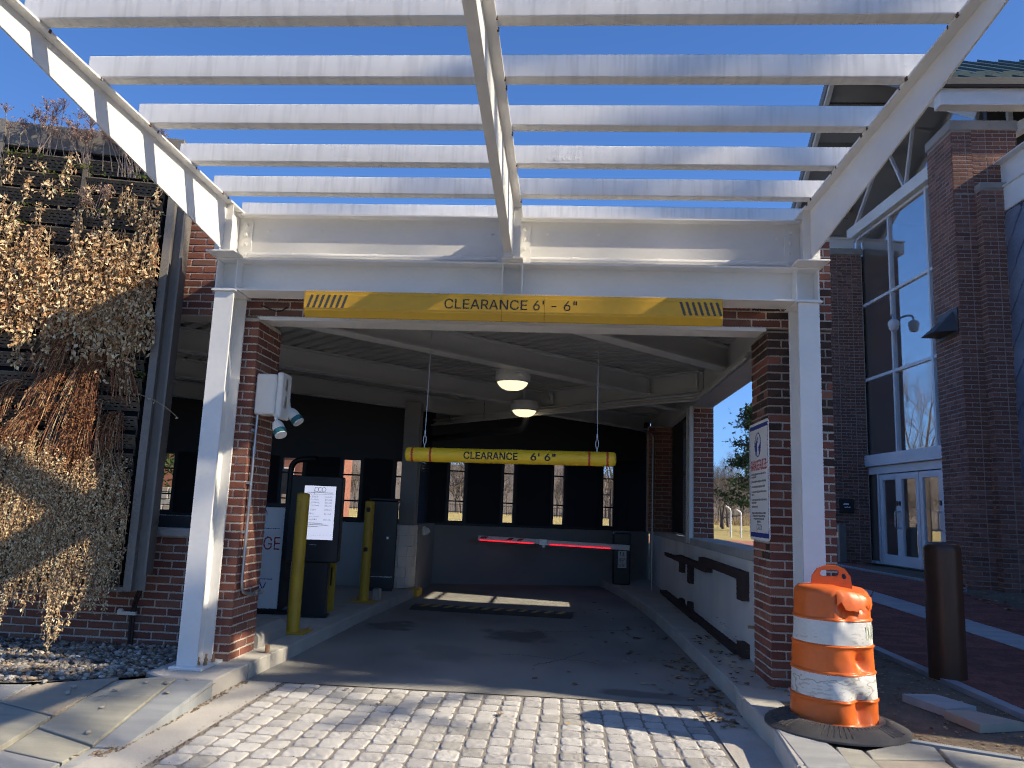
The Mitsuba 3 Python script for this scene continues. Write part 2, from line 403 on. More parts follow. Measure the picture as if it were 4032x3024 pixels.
# cobbled apron
AP = add('cobbled_apron', sheet(sbox(-2.345, 3.2, 1.145, 6.67), lambda x, y: -0.0075), 'joint_sand', kind='structure', label='joints of the cobbled apron before the garage door')
def _cobble(seed):
    g = np.random.default_rng(seed)
    def ring(r, c, z, jz):
        q = np.array([(-1 + c, -1), (1 - c, -1), (1, -1 + c), (1, 1 - c), (1 - c, 1), (-1 + c, 1), (-1, 1 - c), (-1, -1 + c)], float) * 0.5 * r
        q += g.uniform(-0.022, 0.022, q.shape)
        return np.column_stack([q, z + g.uniform(-jz, jz, 8)])
    V = np.vstack([ring(1.0, 0.22, -0.04, 0), ring(1.0, 0.24, -0.011, 0.001), ring(0.94, 0.26, -0.003, 0.0015), ring(0.80, 0.30, 0.0015, 0.0018), [[0, 0, 0.003]]])
    F = []
    for a in (0, 8, 16):
        for k in range(8):
            m = (k + 1) % 8
            F += [(a + k, a + m, a + 8 + m), (a + k, a + 8 + m, a + 8 + k)]
    F += [(24 + k, 24 + (k + 1) % 8, 32) for k in range(8)]
    return trimesh.Trimesh(V, F, process=False)
COB = [mikit.ply(_cobble(s), smooth=42) for s in range(10)]
stones = []
ncol = 22
for c in range(ncol):
    x0, x1 = -2.29 + c * 3.39 / ncol, -2.29 + (c + 1) * 3.39 / ncol
    y = 6.645
    first = True
    while y > 3.25:
        l = R.uniform(0.09, 0.20) if first else R.choice([R.uniform(0.145, 0.18), R.uniform(0.17, 0.225)])
        first = False
        stones.append((x0, x1, y - l, y))
        y -= l
big = sorted(stones, key=lambda s: -s[2])[:300]
rest = [s for s in stones if s not in set(big)]
def _cm(s):
    x0, x1, y0, y1 = s
    gapx, gapy = R.uniform(0.008, 0.016), R.uniform(0.012, 0.020)
    wob = 0.010 * math.sin(y0 * 2.3 + x0 * 3)
    a = R.uniform(-0.02, 0.02)
    M = np.eye(4)
    M[:2, :2] = np.array([[math.cos(a), -math.sin(a)], [math.sin(a), math.cos(a)]]) @ np.diag([x1 - x0 - gapx, y1 - y0 - gapy])
    M[:3, 3] = (x0 + x1) / 2 + wob + R.uniform(-0.003, 0.003), (y0 + y1) / 2, R.uniform(-0.004, 0.003)
    return M
for s in big:
    put('cobble', R.choice(COB), R.choice(['cobble_0', 'cobble_0', 'cobble_1', 'cobble_1', 'cobble_2', 'cobble_3']), AP, _cm(s))
if rest:
    add('cobble', cat(*[mv(_cobble(R.randrange(10)), _cm(s)) for s in rest]), 'cobble_0', AP, kind='stuff')

# concrete strips beside the cobbles
CS = add('concrete_gutter', sheet([(-2.70, 3.2), (-2.33, 3.2), (-2.31, 6.655), (-2.62, 6.655), (-2.66, 6.0)], lambda x, y: 0.0), 'concrete', kind='structure', label='pale concrete gutter strip along the left edge of the cobbles')
add('concrete_gutter', sheet([(1.13, 3.2), (1.50, 3.2), (1.46, 6.655), (1.13, 6.655)], lambda x, y: 0.0), 'concrete', kind='structure', label='pale concrete gutter strip between the cobbles and the right kerb')
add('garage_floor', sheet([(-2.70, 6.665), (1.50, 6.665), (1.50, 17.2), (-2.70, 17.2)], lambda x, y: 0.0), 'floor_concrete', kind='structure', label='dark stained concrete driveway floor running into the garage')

# kerbs
KB = key('kerb'); lab(KB, 'concrete kerb and raised island on the left side of the drive', None, None, 'structure')
def kerb_piece(poly, z0, z1, mat, parent, c=0.012):
    P = Polygon(poly)
    a, b = ext(P, z0, z1 - c, 'z'), P.buffer(-c, join_style=2)
    v0, v1 = np.array(P.exterior.coords)[:-1], None
    # bevelled top: hull of the two rings (all pieces are convex)
    pts = [(x, y, z0) for x, y in v0] + [(x, y, z1 - c) for x, y in v0] + [(x, y, z1) for x, y in np.array(b.exterior.coords)[:-1]]
    return add('kerb_piece', trimesh.convex.convex_hull(np.array(pts)), mat, parent)
for poly, mt in (([(-3.26, 6.19), (-3.06, 6.06), (-2.64, 6.03), (-2.635, 6.69), (-3.26, 6.69)], 'concrete'), ([(-3.26, 6.697), (-2.63, 6.697), (-2.615, 7.17), (-3.26, 7.17)], 'kerb_stone'),
                 ([(-3.26, 7.176), (-2.615, 7.176), (-2.60, 7.455), (-3.26, 7.455)], 'kerb_stone'), ([(-9.4, 7.56), (-3.2, 7.462), (-2.60, 7.462), (-2.55, 10.3), (-9.4, 10.3)], 'kerb_stone'),
                 ([(-9.4, 10.306), (-2.55, 10.306), (-2.42, 13.0), (-9.4, 13.9)], 'kerb_stone')):
    kerb_piece(poly, -0.03, 0.13, mt, KB)
add('painted_nose', bx(-2.60, -2.36, 13.01, 13.45, -0.03, 0.125, 0.02), 'yellow_steel', KB, label='worn yellow kerb nose')
KR = key('kerb'); lab(KR, 'concrete kerb along the right side of the drive', None, None, 'structure')
ys = [4.1, 4.75, 5.52, 6.35, 6.75, 8.2, 9.9, 11.5, 13.1, 14.6, 16.9]
xs = [1.33, 1.365, 1.44, 1.42, 1.455, 1.43, 1.40, 1.35, 1.24, 1.09, 0.75]
for i in range(len(ys) - 1):
    xr = 1.70 if ys[i] < 6.3 else 1.90
    kerb_piece([(xs[i], ys[i] + 0.003), (xr, ys[i] + 0.003), (xr, ys[i + 1] - 0.003), (xs[i + 1], ys[i + 1] - 0.003)], -0.03, 0.15, 'kerb_stone' if ys[i] > 5.5 else 'concrete', KR)

# left flagstones
FL = add('flagstone_pavement', sheet([(-12, 3.2), (-2.62, 3.2), (-2.62, 6.04), (-3.06, 6.08), (-3.45, 5.95), (-4.0, 5.66), (-12, 5.5)], lambda x, y: lf(y) - 0.025, ycuts=(4.75, 6.0)), 'joint_sand', kind='structure', label='bluestone pavement at lower left, joints filled with grit')
def flag(poly, mat, zf, parent, gap=0.006, th=0.17):
    P = Polygon(poly).buffer(-gap, join_style=2)
    if P.area < 0.004: return
    Q = P.buffer(-0.005, join_style=2)
    top, side = np.array(Q.exterior.coords)[:-1], np.array(P.exterior.coords)[:-1]
    dz = R.uniform(-0.003, 0.003)
    pts = [(x, y, zf(x, y) - th) for x, y in side] + [(x, y, zf(x, y) - 0.004 + dz) for x, y in side] + [(x, y, zf(x, y) + dz) for x, y in top]
    add('flagstone', trimesh.convex.convex_hull(np.array(pts)), mat, parent)
def cutflag(poly, mat, zf, parent, ycuts):
    flag(poly, mat, zf, parent)
zl = lambda x, y: lf(y)
F0, F1, F2, F3 = 'flagstone_0', 'flagstone_1', 'flagstone_2', 'flagstone_3'
for poly, mt in (
    ([(-2.92, 6.02), (-2.625, 6.02), (-2.60, 4.76), (-2.79, 4.76)], F2), ([(-2.79, 4.75), (-2.60, 4.75), (-2.52, 3.95), (-2.74, 3.95)], F0), ([(-2.74, 3.94), (-2.52, 3.94), (-2.50, 3.2), (-2.72, 3.2)], F2),
    ([(-3.34, 5.90), (-3.07, 6.06), (-2.925, 6.02), (-2.895, 5.70), (-3.34, 5.52)], F1), ([(-3.335, 5.51), (-2.893, 5.69), (-2.80, 4.78), (-3.30, 4.99)], F1), ([(-3.30, 4.98), (-2.80, 4.77), (-2.785, 4.47), (-3.25, 4.62)], F1),
    ([(-3.25, 4.61), (-2.785, 4.46), (-2.75, 3.8), (-3.22, 3.8)], F0), ([(-3.22, 3.79), (-2.75, 3.79), (-2.73, 3.2), (-3.2, 3.2)], F1),
    ([(-3.86, 5.74), (-3.35, 5.98), (-3.34, 5.19), (-3.86, 5.37)], F3), ([(-3.86, 5.36), (-3.34, 5.18), (-3.29, 4.60), (-3.86, 4.72)], F1), ([(-3.86, 4.71), (-3.27, 4.59), (-3.23, 3.9), (-3.86, 3.9)], F0), ([(-3.86, 3.89), (-3.23, 3.89), (-3.21, 3.2), (-3.86, 3.2)], F2),
    ([(-4.7, 5.60), (-3.87, 5.73), (-3.87, 5.10), (-4.7, 5.10)], F0), ([(-4.7, 5.09), (-3.87, 5.09), (-3.87, 4.3), (-4.7, 4.3)], F1), ([(-4.7, 4.29), (-3.87, 4.29), (-3.87, 3.2), (-4.7, 3.2)], F0),
    ([(-5.6, 5.58), (-4.71, 5.60), (-4.71, 4.7), (-5.6, 4.7)], F1), ([(-5.6, 4.69), (-4.71, 4.69), (-4.71, 3.2), (-5.6, 3.2)], F2)):
    flag(poly, mt, zl, FL)

# gravel bed against the left wall
gb = Polygon([(-9.5, 5.60), (-4.75, 5.62), (-4.0, 5.72), (-3.50, 5.96), (-3.27, 6.14), (-3.27, 7.24), (-9.5, 7.24)])
add('gravel_bed', sheet(gb, lambda x, y: 0.105), 'joint_sand', kind='structure', label='bed under the gravel below the planted wall')
def pebbles(poly, count, z, smin, smax, tones, seed, zamp=0.02):
    g = np.random.default_rng(seed)
    ico = trimesh.creation.icosphere(subdivisions=0)
    x0, y0, x1, y1 = poly.bounds
    from shapely import contains_xy
    q = g.uniform((x0, y0), (x1, y1), (count * 3, 2))
    q = q[contains_xy(poly, q[:, 0], q[:, 1])][:count]
    V, F, C = [], [], []
    for i, (x, y) in enumerate(q):
        s = g.uniform(smin, smax)
        sc = np.array([s * g.uniform(0.8, 1.5), s * g.uniform(0.7, 1.1), s * g.uniform(0.45, 0.8)])
        v = ico.vertices * g.uniform(0.85, 1.12, (12, 1)) * sc
        a = g.uniform(0, 6.28); t = g.uniform(-0.5, 0.5)
        Rz = np.array([[math.cos(a), -math.sin(a), 0], [math.sin(a), math.cos(a), 0], [0, 0, 1]]) @ np.array([[1, 0, 0], [0, math.cos(t), -math.sin(t)], [0, math.sin(t), math.cos(t)]])
        V.append(v @ Rz.T + [x, y, z + g.uniform(0, zamp)]); F.append(ico.faces + 12 * i)
        C.append(np.tile(np.array(tones[g.integers(len(tones))]) * g.uniform(0.75, 1.2), (12, 1)))
    return trimesh.Trimesh(np.vstack(V), np.vstack(F), process=False), np.clip(np.vstack(C), 0, 0.9)
PT = [(0.34, 0.31, 0.26), (0.27, 0.25, 0.22), (0.40, 0.37, 0.31), (0.16, 0.145, 0.13), (0.33, 0.26, 0.18), (0.22, 0.16, 0.11), (0.48, 0.45, 0.40), (0.12, 0.11, 0.10)]
gm, gc = pebbles(gb.intersection(sbox(-6.2, 5, -3, 8)), 4200, 0.112, 0.013, 0.029, PT, 5)
add('gravel', gm, 'pebble', color=gc, smooth=True, kind='stuff', label='grey and tan rounded gravel below the planted wall', cat='gravel')

# right-hand ground: soil bed, stone edging, flags, brick walkway
add('soil_bed', sheet([(1.69, 4.0), (14, 4.0), (14, 21), (2.2, 21), (2.2, 7.3), (1.89, 7.3), (1.89, 6.36), (1.69, 6.3)], lambda x, y: rg(x, y) - 0.035, ycuts=(6.0, 12.6)), 'soil', kind='structure', label='bare soil bed between the right kerb and the brick walkway')
FR = key('flagstone_pavement'); lab(FR, 'buff bluestone pavement at the lower right corner', None, None, 'structure')
for poly, mt in (([(1.365, 4.1), (1.70, 4.1), (1.64, 4.75), (1.68, 5.06), (1.70, 5.16), (1.445, 5.5)], F0), ([(1.71, 5.15), (1.69, 5.05), (1.65, 4.74), (1.70, 4.1), (1.82, 4.1), (1.83, 4.82), (1.86, 5.1)], F1),
                 ([(1.87, 5.10), (1.845, 4.93), (2.30, 5.0), (2.36, 5.27), (2.22, 5.33)], F1), ([(1.84, 4.92), (1.83, 4.1), (2.25, 4.1), (2.29, 4.99)], F3), ([(2.37, 5.26), (2.30, 4.9), (2.28, 4.1), (3.2, 4.1), (3.2, 4.88), (2.8, 5.08)], F1), ([(3.21, 4.87), (3.21, 4.1), (4.2, 4.1), (4.2, 4.45)], F3)):
    if mt != F0 or True:
        flag(poly, mt, lambda x, y: 0.152, FR)
SE = key('stone_edging'); lab(SE, 'narrow grey stone edging strips round the soil bed', None, None, 'structure')
def strip(pts, w, mat, parent, name='edging_stone', lift=0.006, L=0.9):
    for (xa, ya), (xb, yb) in zip(pts, pts[1:]):
        d = np.array([xb - xa, yb - ya]); n_ = max(1, int(np.linalg.norm(d) / L)); nn = np.array([-d[1], d[0]]) / np.linalg.norm(d) * w / 2
        for i in range(n_):
            a, b = np.array([xa, ya]) + d * (i + 0.004) / n_, np.array([xa, ya]) + d * (i + 0.996) / n_
            q = [a - nn, b - nn, b + nn, a + nn]
            pts3 = [(x, y, rg(x, y) + z) for x, y in q for z in (-0.06, lift)]
            add(name, trimesh.convex.convex_hull(np.array(pts3)), mat, parent)
strip([(1.90, 5.44), (2.24, 5.40), (2.8, 5.13), (4.2, 4.48)], 0.06, 'flagstone_2', SE)
strip([(3.62, 5.0), (3.46, 6.25), (3.12, 8.2), (2.72, 10.6), (2.5, 12.6)], 0.10, 'flagstone_2', SE)
add('brick_walkway', sheet([(3.68, 5.0), (3.52, 6.25), (3.18, 8.2), (2.78, 10.6), (2.56, 12.6), (2.5, 20), (7.2, 20), (5.9, 15), (5.85, 12.3), (6.0, 10.8), (6.6, 9.4), (7.4, 7), (7.5, 5.0)], rg, ycuts=(6.0, 12.6)), 'brick_paver', kind='structure', label='shaded red brick walkway leading to the glass entrance')
BD = key('paving_band'); lab(BD, 'grey stone band crossing the brick walkway', None, None, 'structure')
for i in range(6):
    a, b = np.array([4.13, 10.95]), np.array([4.47, 11.83]); d = np.array([0.27, -1.30])
    q = [a + d * (i + 0.01), a + d * (i + 0.99), b + d * 1.08 * (i + 0.99), b + d * 1.08 * (i + 0.01)]
    q = [c - d * 1.0 for c in q]
    add('band_stone', trimesh.convex.convex_hull(np.array([(x, y, rg(x, y) + z) for x, y in q for z in (-0.04, 0.005)])), R.choice(['flagstone_0', 'flagstone_2']), BD)
strip([(5.70, 18.3), (5.95, 13.2), (6.02, 12.3)], 0.12, 'flagstone_2', SE, lift=0.03, L=1.3)
for poly, l in (([(2.68, 6.50), (2.95, 6.54), (3.12, 6.27), (2.85, 6.16)], 'loose grey paving slab lying on the soil, the farther of two'), ([(2.82, 6.13), (3.02, 6.18), (3.27, 5.94), (2.90, 5.80)], 'loose buff paving slab with a thick front edge, the nearer of two')):
    pts3 = [(x, y, rg(x, y) + z) for x, y in poly for z in (-0.03, 0.028)]
    add('paving_slab', trimesh.convex.convex_hull(np.array(pts3)), 'flagstone_0' if 'grey' in l else 'flagstone_3', label=l, cat='paving slab', group='loose slabs on the soil')

# ================================================================ THE GARAGE
G = thing('parking_garage', 'dark open parking garage of red brick with a wide vehicle entrance', 'parking garage')
def part(name, mesh, mat, **k):
    return add(name, mesh, mat, G, **k)
# brick piers beside the entrance
p = part('brick_pier', bx(-3.18, -2.82, 6.69, 7.25, 0.12, 3.15), 'mortar', label='sunlit left brick pier carrying the white box')
lay(p, (-3.18, 6.69, 0.13), (1, 0, 0), (0, -1, 0), 0.368, 3.02, seed=3, off=0.1)
lay(p, (-2.82, 6.69, 0.13), (0, 1, 0), (1, 0, 0), 0.56, 3.02, seed=4, off=0.0)
p = part('brick_pier', bx(1.75, 2.30, 6.75, 7.30, 0.13, 2.35), 'mortar', label='right brick pier with a black stain at its top')
add('stained_core', bx(1.75, 2.30, 6.75, 7.30, 2.35, 3.15), 'mortar_dark', p)
_bk = lambda x, z: 0.92 if z > 2.35 + 0.5 * x else 0.35 if z > 2.0 else 0.04
lay(p, (1.75, 6.75, 0.15), (1, 0, 0), (0, -1, 0), 0.55, 3.0, seed=5, black=lambda x, z: (0.97 if x > 0.1 else 0.6) if z > 2.2 else 0.35 if z > 2.0 else 0.03)
lay(p, (1.75, 6.75, 0.15), (0, 1, 0), (-1, 0, 0), 0.55, 3.0, seed=6, black=lambda x, z: 0.5 if z > 2.0 else 0.05)
p = part('lintel_wall', bx(-3.18, 2.30, 6.725, 7.02, 3.172, 4.05), 'mortar', label='brick spandrel over the entrance')
lay(p, (-3.18, 6.725, 3.172), (1, 0, 0), (0, -1, 0), 5.48, 0.80, seed=7, limit=290, black=lambda x, z: 0.5 if x > 4.75 and z < 0.3 else 0.02)
part('lintel_angle', cat(bx(-2.84, 1.73, 6.70, 7.03, 3.152, 3.166), bx(-2.84, 1.73, 6.70, 6.712, 3.135, 3.166)), 'white_paint', label='peeling white steel lintel')
p = part('brick_wall', bx(-9.5, -3.18, 7.26, 7.55, 3.30, 4.40), 'mortar', label='brick wall above the left opening')
lay(p, (-5.7, 7.26, 3.30), (1, 0, 0), (0, -1, 0), 2.52, 1.09, seed=8)
p = part('brick_wall', bx(-9.5, -3.18, 7.26, 7.55, 0.0, 1.13), 'mortar', label='low brick wall behind the gravel')
lay(p, (-5.7, 7.26, 0.10), (1, 0, 0), (0, -1, 0), 2.52, 1.03, seed=9)
part('sill', bx(-9.5, -3.18, 7.20, 7.58, 1.13, 1.21, 0.006), 'concrete', label='concrete sill on the low brick wall')
part('window_frame', bx(-9.5, -3.18, 7.32, 7.40, 1.212, 1.32), 'dark_steel')
# right side wall, its openings look east
part('side_wall', bx(1.87, 2.19, 7.30, 16.9, 0.0, 1.10), 'wall_white', label='white painted low wall on the right side of the drive')
part('sill', bx(1.845, 2.23, 7.302, 11.5, 1.102, 1.20, 0.006), 'concrete', label='concrete sill of the open bay')
part('sill', bx(1.845, 2.23, 11.78, 16.9, 1.102, 1.20, 0.006), 'concrete')
p = part('edge_beam', bx(1.87, 2.19, 7.02, 16.9, 3.12, 3.60), 'beam_paint', label='peeling edge beam over the right openings')
p = part('brick_pier', bx(1.885, 2.19, 11.51, 11.76, 1.2, 3.12), 'mortar', label='inner brick pier beyond the open bay')
lay(p, (1.905, 11.51, 1.2), (1, 0, 0), (0, -1, 0), 0.285, 1.92, seed=10, L=0.19)
part('corner_trim', bx(1.83, 1.884, 11.47, 11.78, 1.12, 3.12, 0.004), 'cast_white')
p = part('brick_pier', bx(1.55, 2.19, 14.3, 14.7, 1.2, 3.12), 'mortar_dark', label='dim brick pier deep in the garage')
lay(p, (1.55, 14.3, 1.2), (1, 0, 0), (0, -1, 0), 0.64, 1.92, seed=11)
def louver(o, u, w, z0, z1, pitch=0.055):
    M = frame(o, u)
    ms = [mv(bx(0, 0.03, 0, 0.05, z0, z1), M), mv(bx(w - 0.03, w, 0, 0.05, z0, z1), M)]
    z = z0
    while z < z1 - 0.02:
        ms.append(mv(ext([(0.0, z), (0.006, z), (0.05, z + pitch * 1.15), (0.044, z + pitch * 1.15)], 0.03, w - 0.03, 'x'), M))
        z += pitch
    return part('louver_panel', cat(*ms), 'dark_steel')
def window(o, u, w, z0, z1, bars=(0.3, 0.72)):
    M = frame(o, u)
    ms = [bx(0, 0.035, 0, 0.06, z0, z1), bx(w - 0.035, w, 0, 0.06, z0, z1), bx(0.035, w - 0.035, 0, 0.06, z0, z0 + 0.04), bx(0.035, w - 0.035, 0, 0.06, z1 - 0.04, z1)]
    ms += [bx(0.035, w - 0.035, 0.005, 0.05, z0 + (z1 - z0) * b - 0.014, z0 + (z1 - z0) * b + 0.014) for b in bars]
    return part('window_frame', mv(cat(*ms), M), 'dark_steel')
window((2.02, 11.78, 0), (0, 1, 0), 1.15, 1.21, 3.11, (0.52, 0.86))
louver((2.02, 12.95, 0), (0, 1, 0), 1.33, 1.21, 3.11)
louver((2.02, 14.72, 0), (0, 1, 0), 2.1, 1.21, 3.11)
# the wall at the back of the left side
def bay_wall(o, u, total, opens, sill, top, lowmat):
    M = frame(o, u)
    part('rear_wall', mv(bx(0, total, 0, 0.2, 0.0, sill - 0.05), M), lowmat)
    part('sill', mv(bx(0, total, -0.03, 0.22, sill - 0.048, sill, 0.004), M), 'dark_steel')
    part('rear_header', mv(bx(0, total, 0, 0.2, top, 3.6), M), 'dark_steel')
    x = 0
    for a, b in opens:
        if a - x > 0.1:
            louver((np.array(o) + np.array(u) * x).tolist(), u, a - x, sill, top)
        window((np.array(o) + np.array(u) * a).tolist(), u, b - a, sill, top)
        x = b
    if total - x > 0.1:
        louver((np.array(o) + np.array(u) * x).tolist(), u, total - x, sill, top)
bay_wall((-9.5, 13.9, 0), (1.0, 0, 0), 6.75, [(0.9, 1.3), (1.93, 2.31), (3.05, 3.45), (4.31, 4.75), (5.44, 5.83), (6.42, 6.70)], 1.21, 2.32, 'wall_white')
ur = np.array([0.9428, 0.3334, 0]); ur /= np.linalg.norm(ur)
bay_wall((-2.72, 15.32, 0), ur.tolist(), 4.85, [(0.43, 0.80), (1.56, 1.84), (2.64, 2.93), (3.75, 4.05)], 1.19, 2.62, 'wall_grey')
part('return_wall', bx(-2.92, -2.52, 13.62, 15.33, 0.0, 1.17), 'wall_grey')
louver((-2.70, 13.62, 0), (0, 1, 0), 1.7, 1.17, 2.6)
part('rear_header', bx(-2.90, -2.66, 13.62, 15.3, 2.6, 3.6), 'dark_steel')
part('side_wall', bx(-9.5, -9.3, 7.55, 13.9, 0.0, 3.6), 'wall_grey')
# rounded block nose of the island wall
for r in range(6):
    z0, z1 = 0.13 + r * 0.173, 0.13 + r * 0.173 + 0.166
    an = [-100, -62, -20, 20, 45] if r % 2 == 0 else [-100, -82, -40, 0, 45]
    for a, b in zip(an, an[1:]):
        t = np.radians(np.linspace(a + 0.5, b - 0.5, 5))
        o_, i_ = np.column_stack([-2.95 + 0.44 * np.cos(t), 13.46 + 0.44 * np.sin(t)]), np.column_stack([-2.95 + 0.3 * np.cos(t[::-1]), 13.46 + 0.3 * np.sin(t[::-1])])
        part('wall_block', ext(np.vstack([o_, i_]).tolist(), z0, z1, 'z'), 'wall_white')
part('nose_core', trimesh.creation.cylinder(0.415, 1.04, transform=np.array([[1, 0, 0, -2.95], [0, 1, 0, 13.46], [0, 0, 1, 0.65], [0, 0, 0, 1]])), 'mortar')
part('column', bx(-2.80, -2.52, 13.2, 13.46, 1.17, 3.3, 0.01), 'wall_grey', label='dim grey steel column')
# roof: slab, ribbed deck, beams
part('roof_slab', cat(bx(-3.17, 1.86, 7.03, 7.56, 3.565, 3.95), bx(-9.5, 1.86, 7.56, 17.3, 3.565, 3.95), bx(1.861, 2.19, 7.03, 17.3, 3.605, 3.95)), 'concrete')
prof = []
s = -14.0
while s < 14:
    prof += [(s, 3.475), (s + 0.115, 3.475), (s + 0.125, 3.550), (s + 0.19, 3.550)]
    s += 0.20
prof = np.array(prof)
bd, rd = np.array([0.693, 0.721]), np.array([0.721, -0.693])
V, F = [], []
for i, (a, z) in enumerate(prof):
    for b in (-12.0, 12.0):
        q = np.array([-3.0, 11.0]) + bd * a + rd * b
        V.append((q[0], q[1], z))
for i in range(len(prof) - 1):
    F += [(2 * i, 2 * i + 1, 2 * i + 3), (2 * i, 2 * i + 3, 2 * i + 2)]
dk = trimesh.Trimesh(V, F, process=False)
for nn, oo in (((1, 0, 0), (-9.45, 0, 0)), ((-1, 0, 0), (1.88, 0, 0)), ((0, 1, 0), (0, 7.03, 0)), ((0, -1, 0), (0, 17.1, 0))):
    dk = trimesh.intersections.slice_mesh_plane(dk, nn, oo)
sl_ = trimesh.intersections.slice_mesh_plane
dk = cat(sl_(dk, (0, 1, 0), (0, 7.56, 0)), sl_(sl_(dk, (0, -1, 0), (0, 7.56, 0)), (1, 0, 0), (-3.15, 0, 0)))
part('roof_deck', dk, 'deck_paint', label='ribbed metal roof deck')
def beam(a, b, b_=0.2, h=0.272, z=3.2):
    a, b = np.array([*a, 0.0]), np.array([*b, 0.0])
    M = frame(a, b - a)
    m = ext(isec(b_, h, 0.02, 0.014), 0, np.linalg.norm(b - a), 'x')
    m.apply_translation((0, 0, z))
    return part('beam', mv(m, M), 'beam_paint')
for a, b in (((-0.02, 7.04), (1.86, 8.98)), ((-2.72, 7.04), (1.20, 11.1)), ((-5.55, 7.6), (-0.2, 13.06)), ((-8.6, 7.6), (-1.7, 14.5)), ((-9.2, 10.3), (-5.6, 13.85)), ((0.9, 11.7), (1.8, 12.6)), ((-0.7, 13.4), (1.6, 15.8))):
    beam(a, b)
beam((1.86, 10.48), (-2.55, 15.05), h=0.292, z=3.18)
part('bolt_plate', cat(*[mv(cat(bx(-0.06, 0.06, -0.012, 0, 3.23, 3.44), *[trimesh.creation.cylinder(0.014, 0.03, transform=np.array([[1, 0, 0, 0], [0, 0, -1, -0.02], [0, 1, 0, z], [0, 0, 0, 1.0]])) for z in (3.27, 3.335, 3.40)]), frame(o, rd.tolist() + [0])) for o in ((1.14, 11.06, 0), (1.74, 10.5, 0), (-0.25, 12.55, 0))]), 'beam_paint')

# ================================================================ THE STEEL CANOPY
C = thing('steel_canopy', 'white painted steel canopy with two columns, three tapered rafters and cross slats', 'canopy')
def cpart(name, mesh, mat='white_paint', **k):
    return add(name, mesh, mat, C, **k)
def zb(y):
    return 3.655 + 0.1 * (6.14 - y)
XL, XC, XR = -3.025, -0.49, 1.99
for xc, sg in ((-3.005, 1), (1.985, -1)):
    c = cpart('column', mv(ext(isec(0.17, 0.29, 0.018, 0.012), 0.156, 3.295, 'z'), np.array([[1, 0, 0, xc], [0, 1, 0, 6.33], [0, 0, 1, 0], [0, 0, 0, 1.0]])),
              label='left white steel column of the canopy' if sg > 0 else 'right white steel column behind the orange barrel')
    z0 = 0.131 if sg > 0 else 0.151
    add('base_plate', bx(xc - 0.125, xc + 0.15, 6.28, 6.68, z0, z0 + 0.024, 0.003), 'white_paint', c)
    for bxx in (-0.05, 0.06, 0.12):
        for byy in (6.41, 6.55):
            add('anchor_bolt', cat(trimesh.creation.cylinder(0.018, 0.02, sections=6, transform=np.array([[1, 0, 0, xc + bxx], [0, 1, 0, byy], [0, 0, 1, z0 + 0.036], [0, 0, 0, 1.0]])),
                                   trimesh.creation.cylinder(0.009, 0.06, sections=8, transform=np.array([[1, 0, 0, xc + bxx], [0, 1, 0, byy], [0, 0, 1, z0 + 0.055], [0, 0, 0, 1.0]]))), 'rust_bolt', c)
    cpart('cap_plate', bx(xc - 0.11, xc + 0.11, 6.305, 6.645, 3.297, 3.311, 0.002))
    cpart('bearing_plate', bx(xc - 0.13, xc + 0.13, 6.17, 6.65, 3.608, 3.622, 0.002))
cpart('bearing_plate', bx(XC - 0.09, XC + 0.09, 6.25, 6.65, 3.608, 3.622, 0.002))
# lower header with stiffeners
cpart('header_beam', mv(ext(isec(0.27, 0.293, 0.016, 0.010), -3.11, 2.09, 'x'), np.array([[1, 0, 0, 0], [0, 1, 0, 6.475], [0, 0, 1, 3.313], [0, 0, 0, 1.0]])), label='lower white header beam carrying the yellow sign')
for x in (-3.098, -2.92, -0.575, -0.405, 1.895, 2.075):
    cpart('stiffener', cat(bx(x - 0.005, x + 0.005, 6.345, 6.468, 3.330, 3.589)))
# upper header between the rafters
for x0, x1 in ((XL + 0.008, XC - 0.008), (XC + 0.008, XR - 0.008)):
    cpart('header_beam', mv(ext(isec(0.19, 0.435, 0.014, 0.010), x0, x1, 'x'), np.array([[1, 0, 0, 0], [0, 1, 0, 6.535], [0, 0, 1, 3.624], [0, 0, 0, 1.0]])))
    cpart('conduit', cat(tube([(x0 + 0.14, 6.455, 3.668), (x1 - 0.14, 6.455, 3.668)], 0.024, 10), *[tube([(xx, 6.455, 3.668), (xx + 0.05, 6.455, 3.668)], 0.029, 10) for xx in np.linspace(x0 + 0.5, x1 - 0.5, 3)]), 'white_paint', smooth=30)
    for xx in (x0 + 0.08, x1 - 0.08):
        cpart('clip_angle', bx(xx - 0.05, xx + 0.05, 6.516, 6.529, 3.66, 4.02))
        for zz in (3.70, 3.79, 3.88, 3.97):
            cpart('bolt', cat(trimesh.creation.cylinder(0.017, 0.018, sections=6, transform=np.array([[1, 0, 0, xx], [0, 0, -1, 6.508], [0, 1, 0, zz], [0, 0, 0, 1.0]])),
                              trimesh.creation.cylinder(0.009, 0.035, sections=8, transform=np.array([[1, 0, 0, xx], [0, 0, -1, 6.50], [0, 1, 0, zz], [0, 0, 0, 1.0]]))), 'steel_bolt')
    for xx in (x0 + 0.28, (x0 + x1) / 2 - 0.5, x1 - 0.2):
        cpart('bolt', trimesh.creation.cylinder(0.013, 0.02, sections=8, transform=np.array([[1, 0, 0, xx], [0, 0, -1, 6.52], [0, 1, 0, 3.93], [0, 0, 0, 1.0]])), 'steel_bolt')
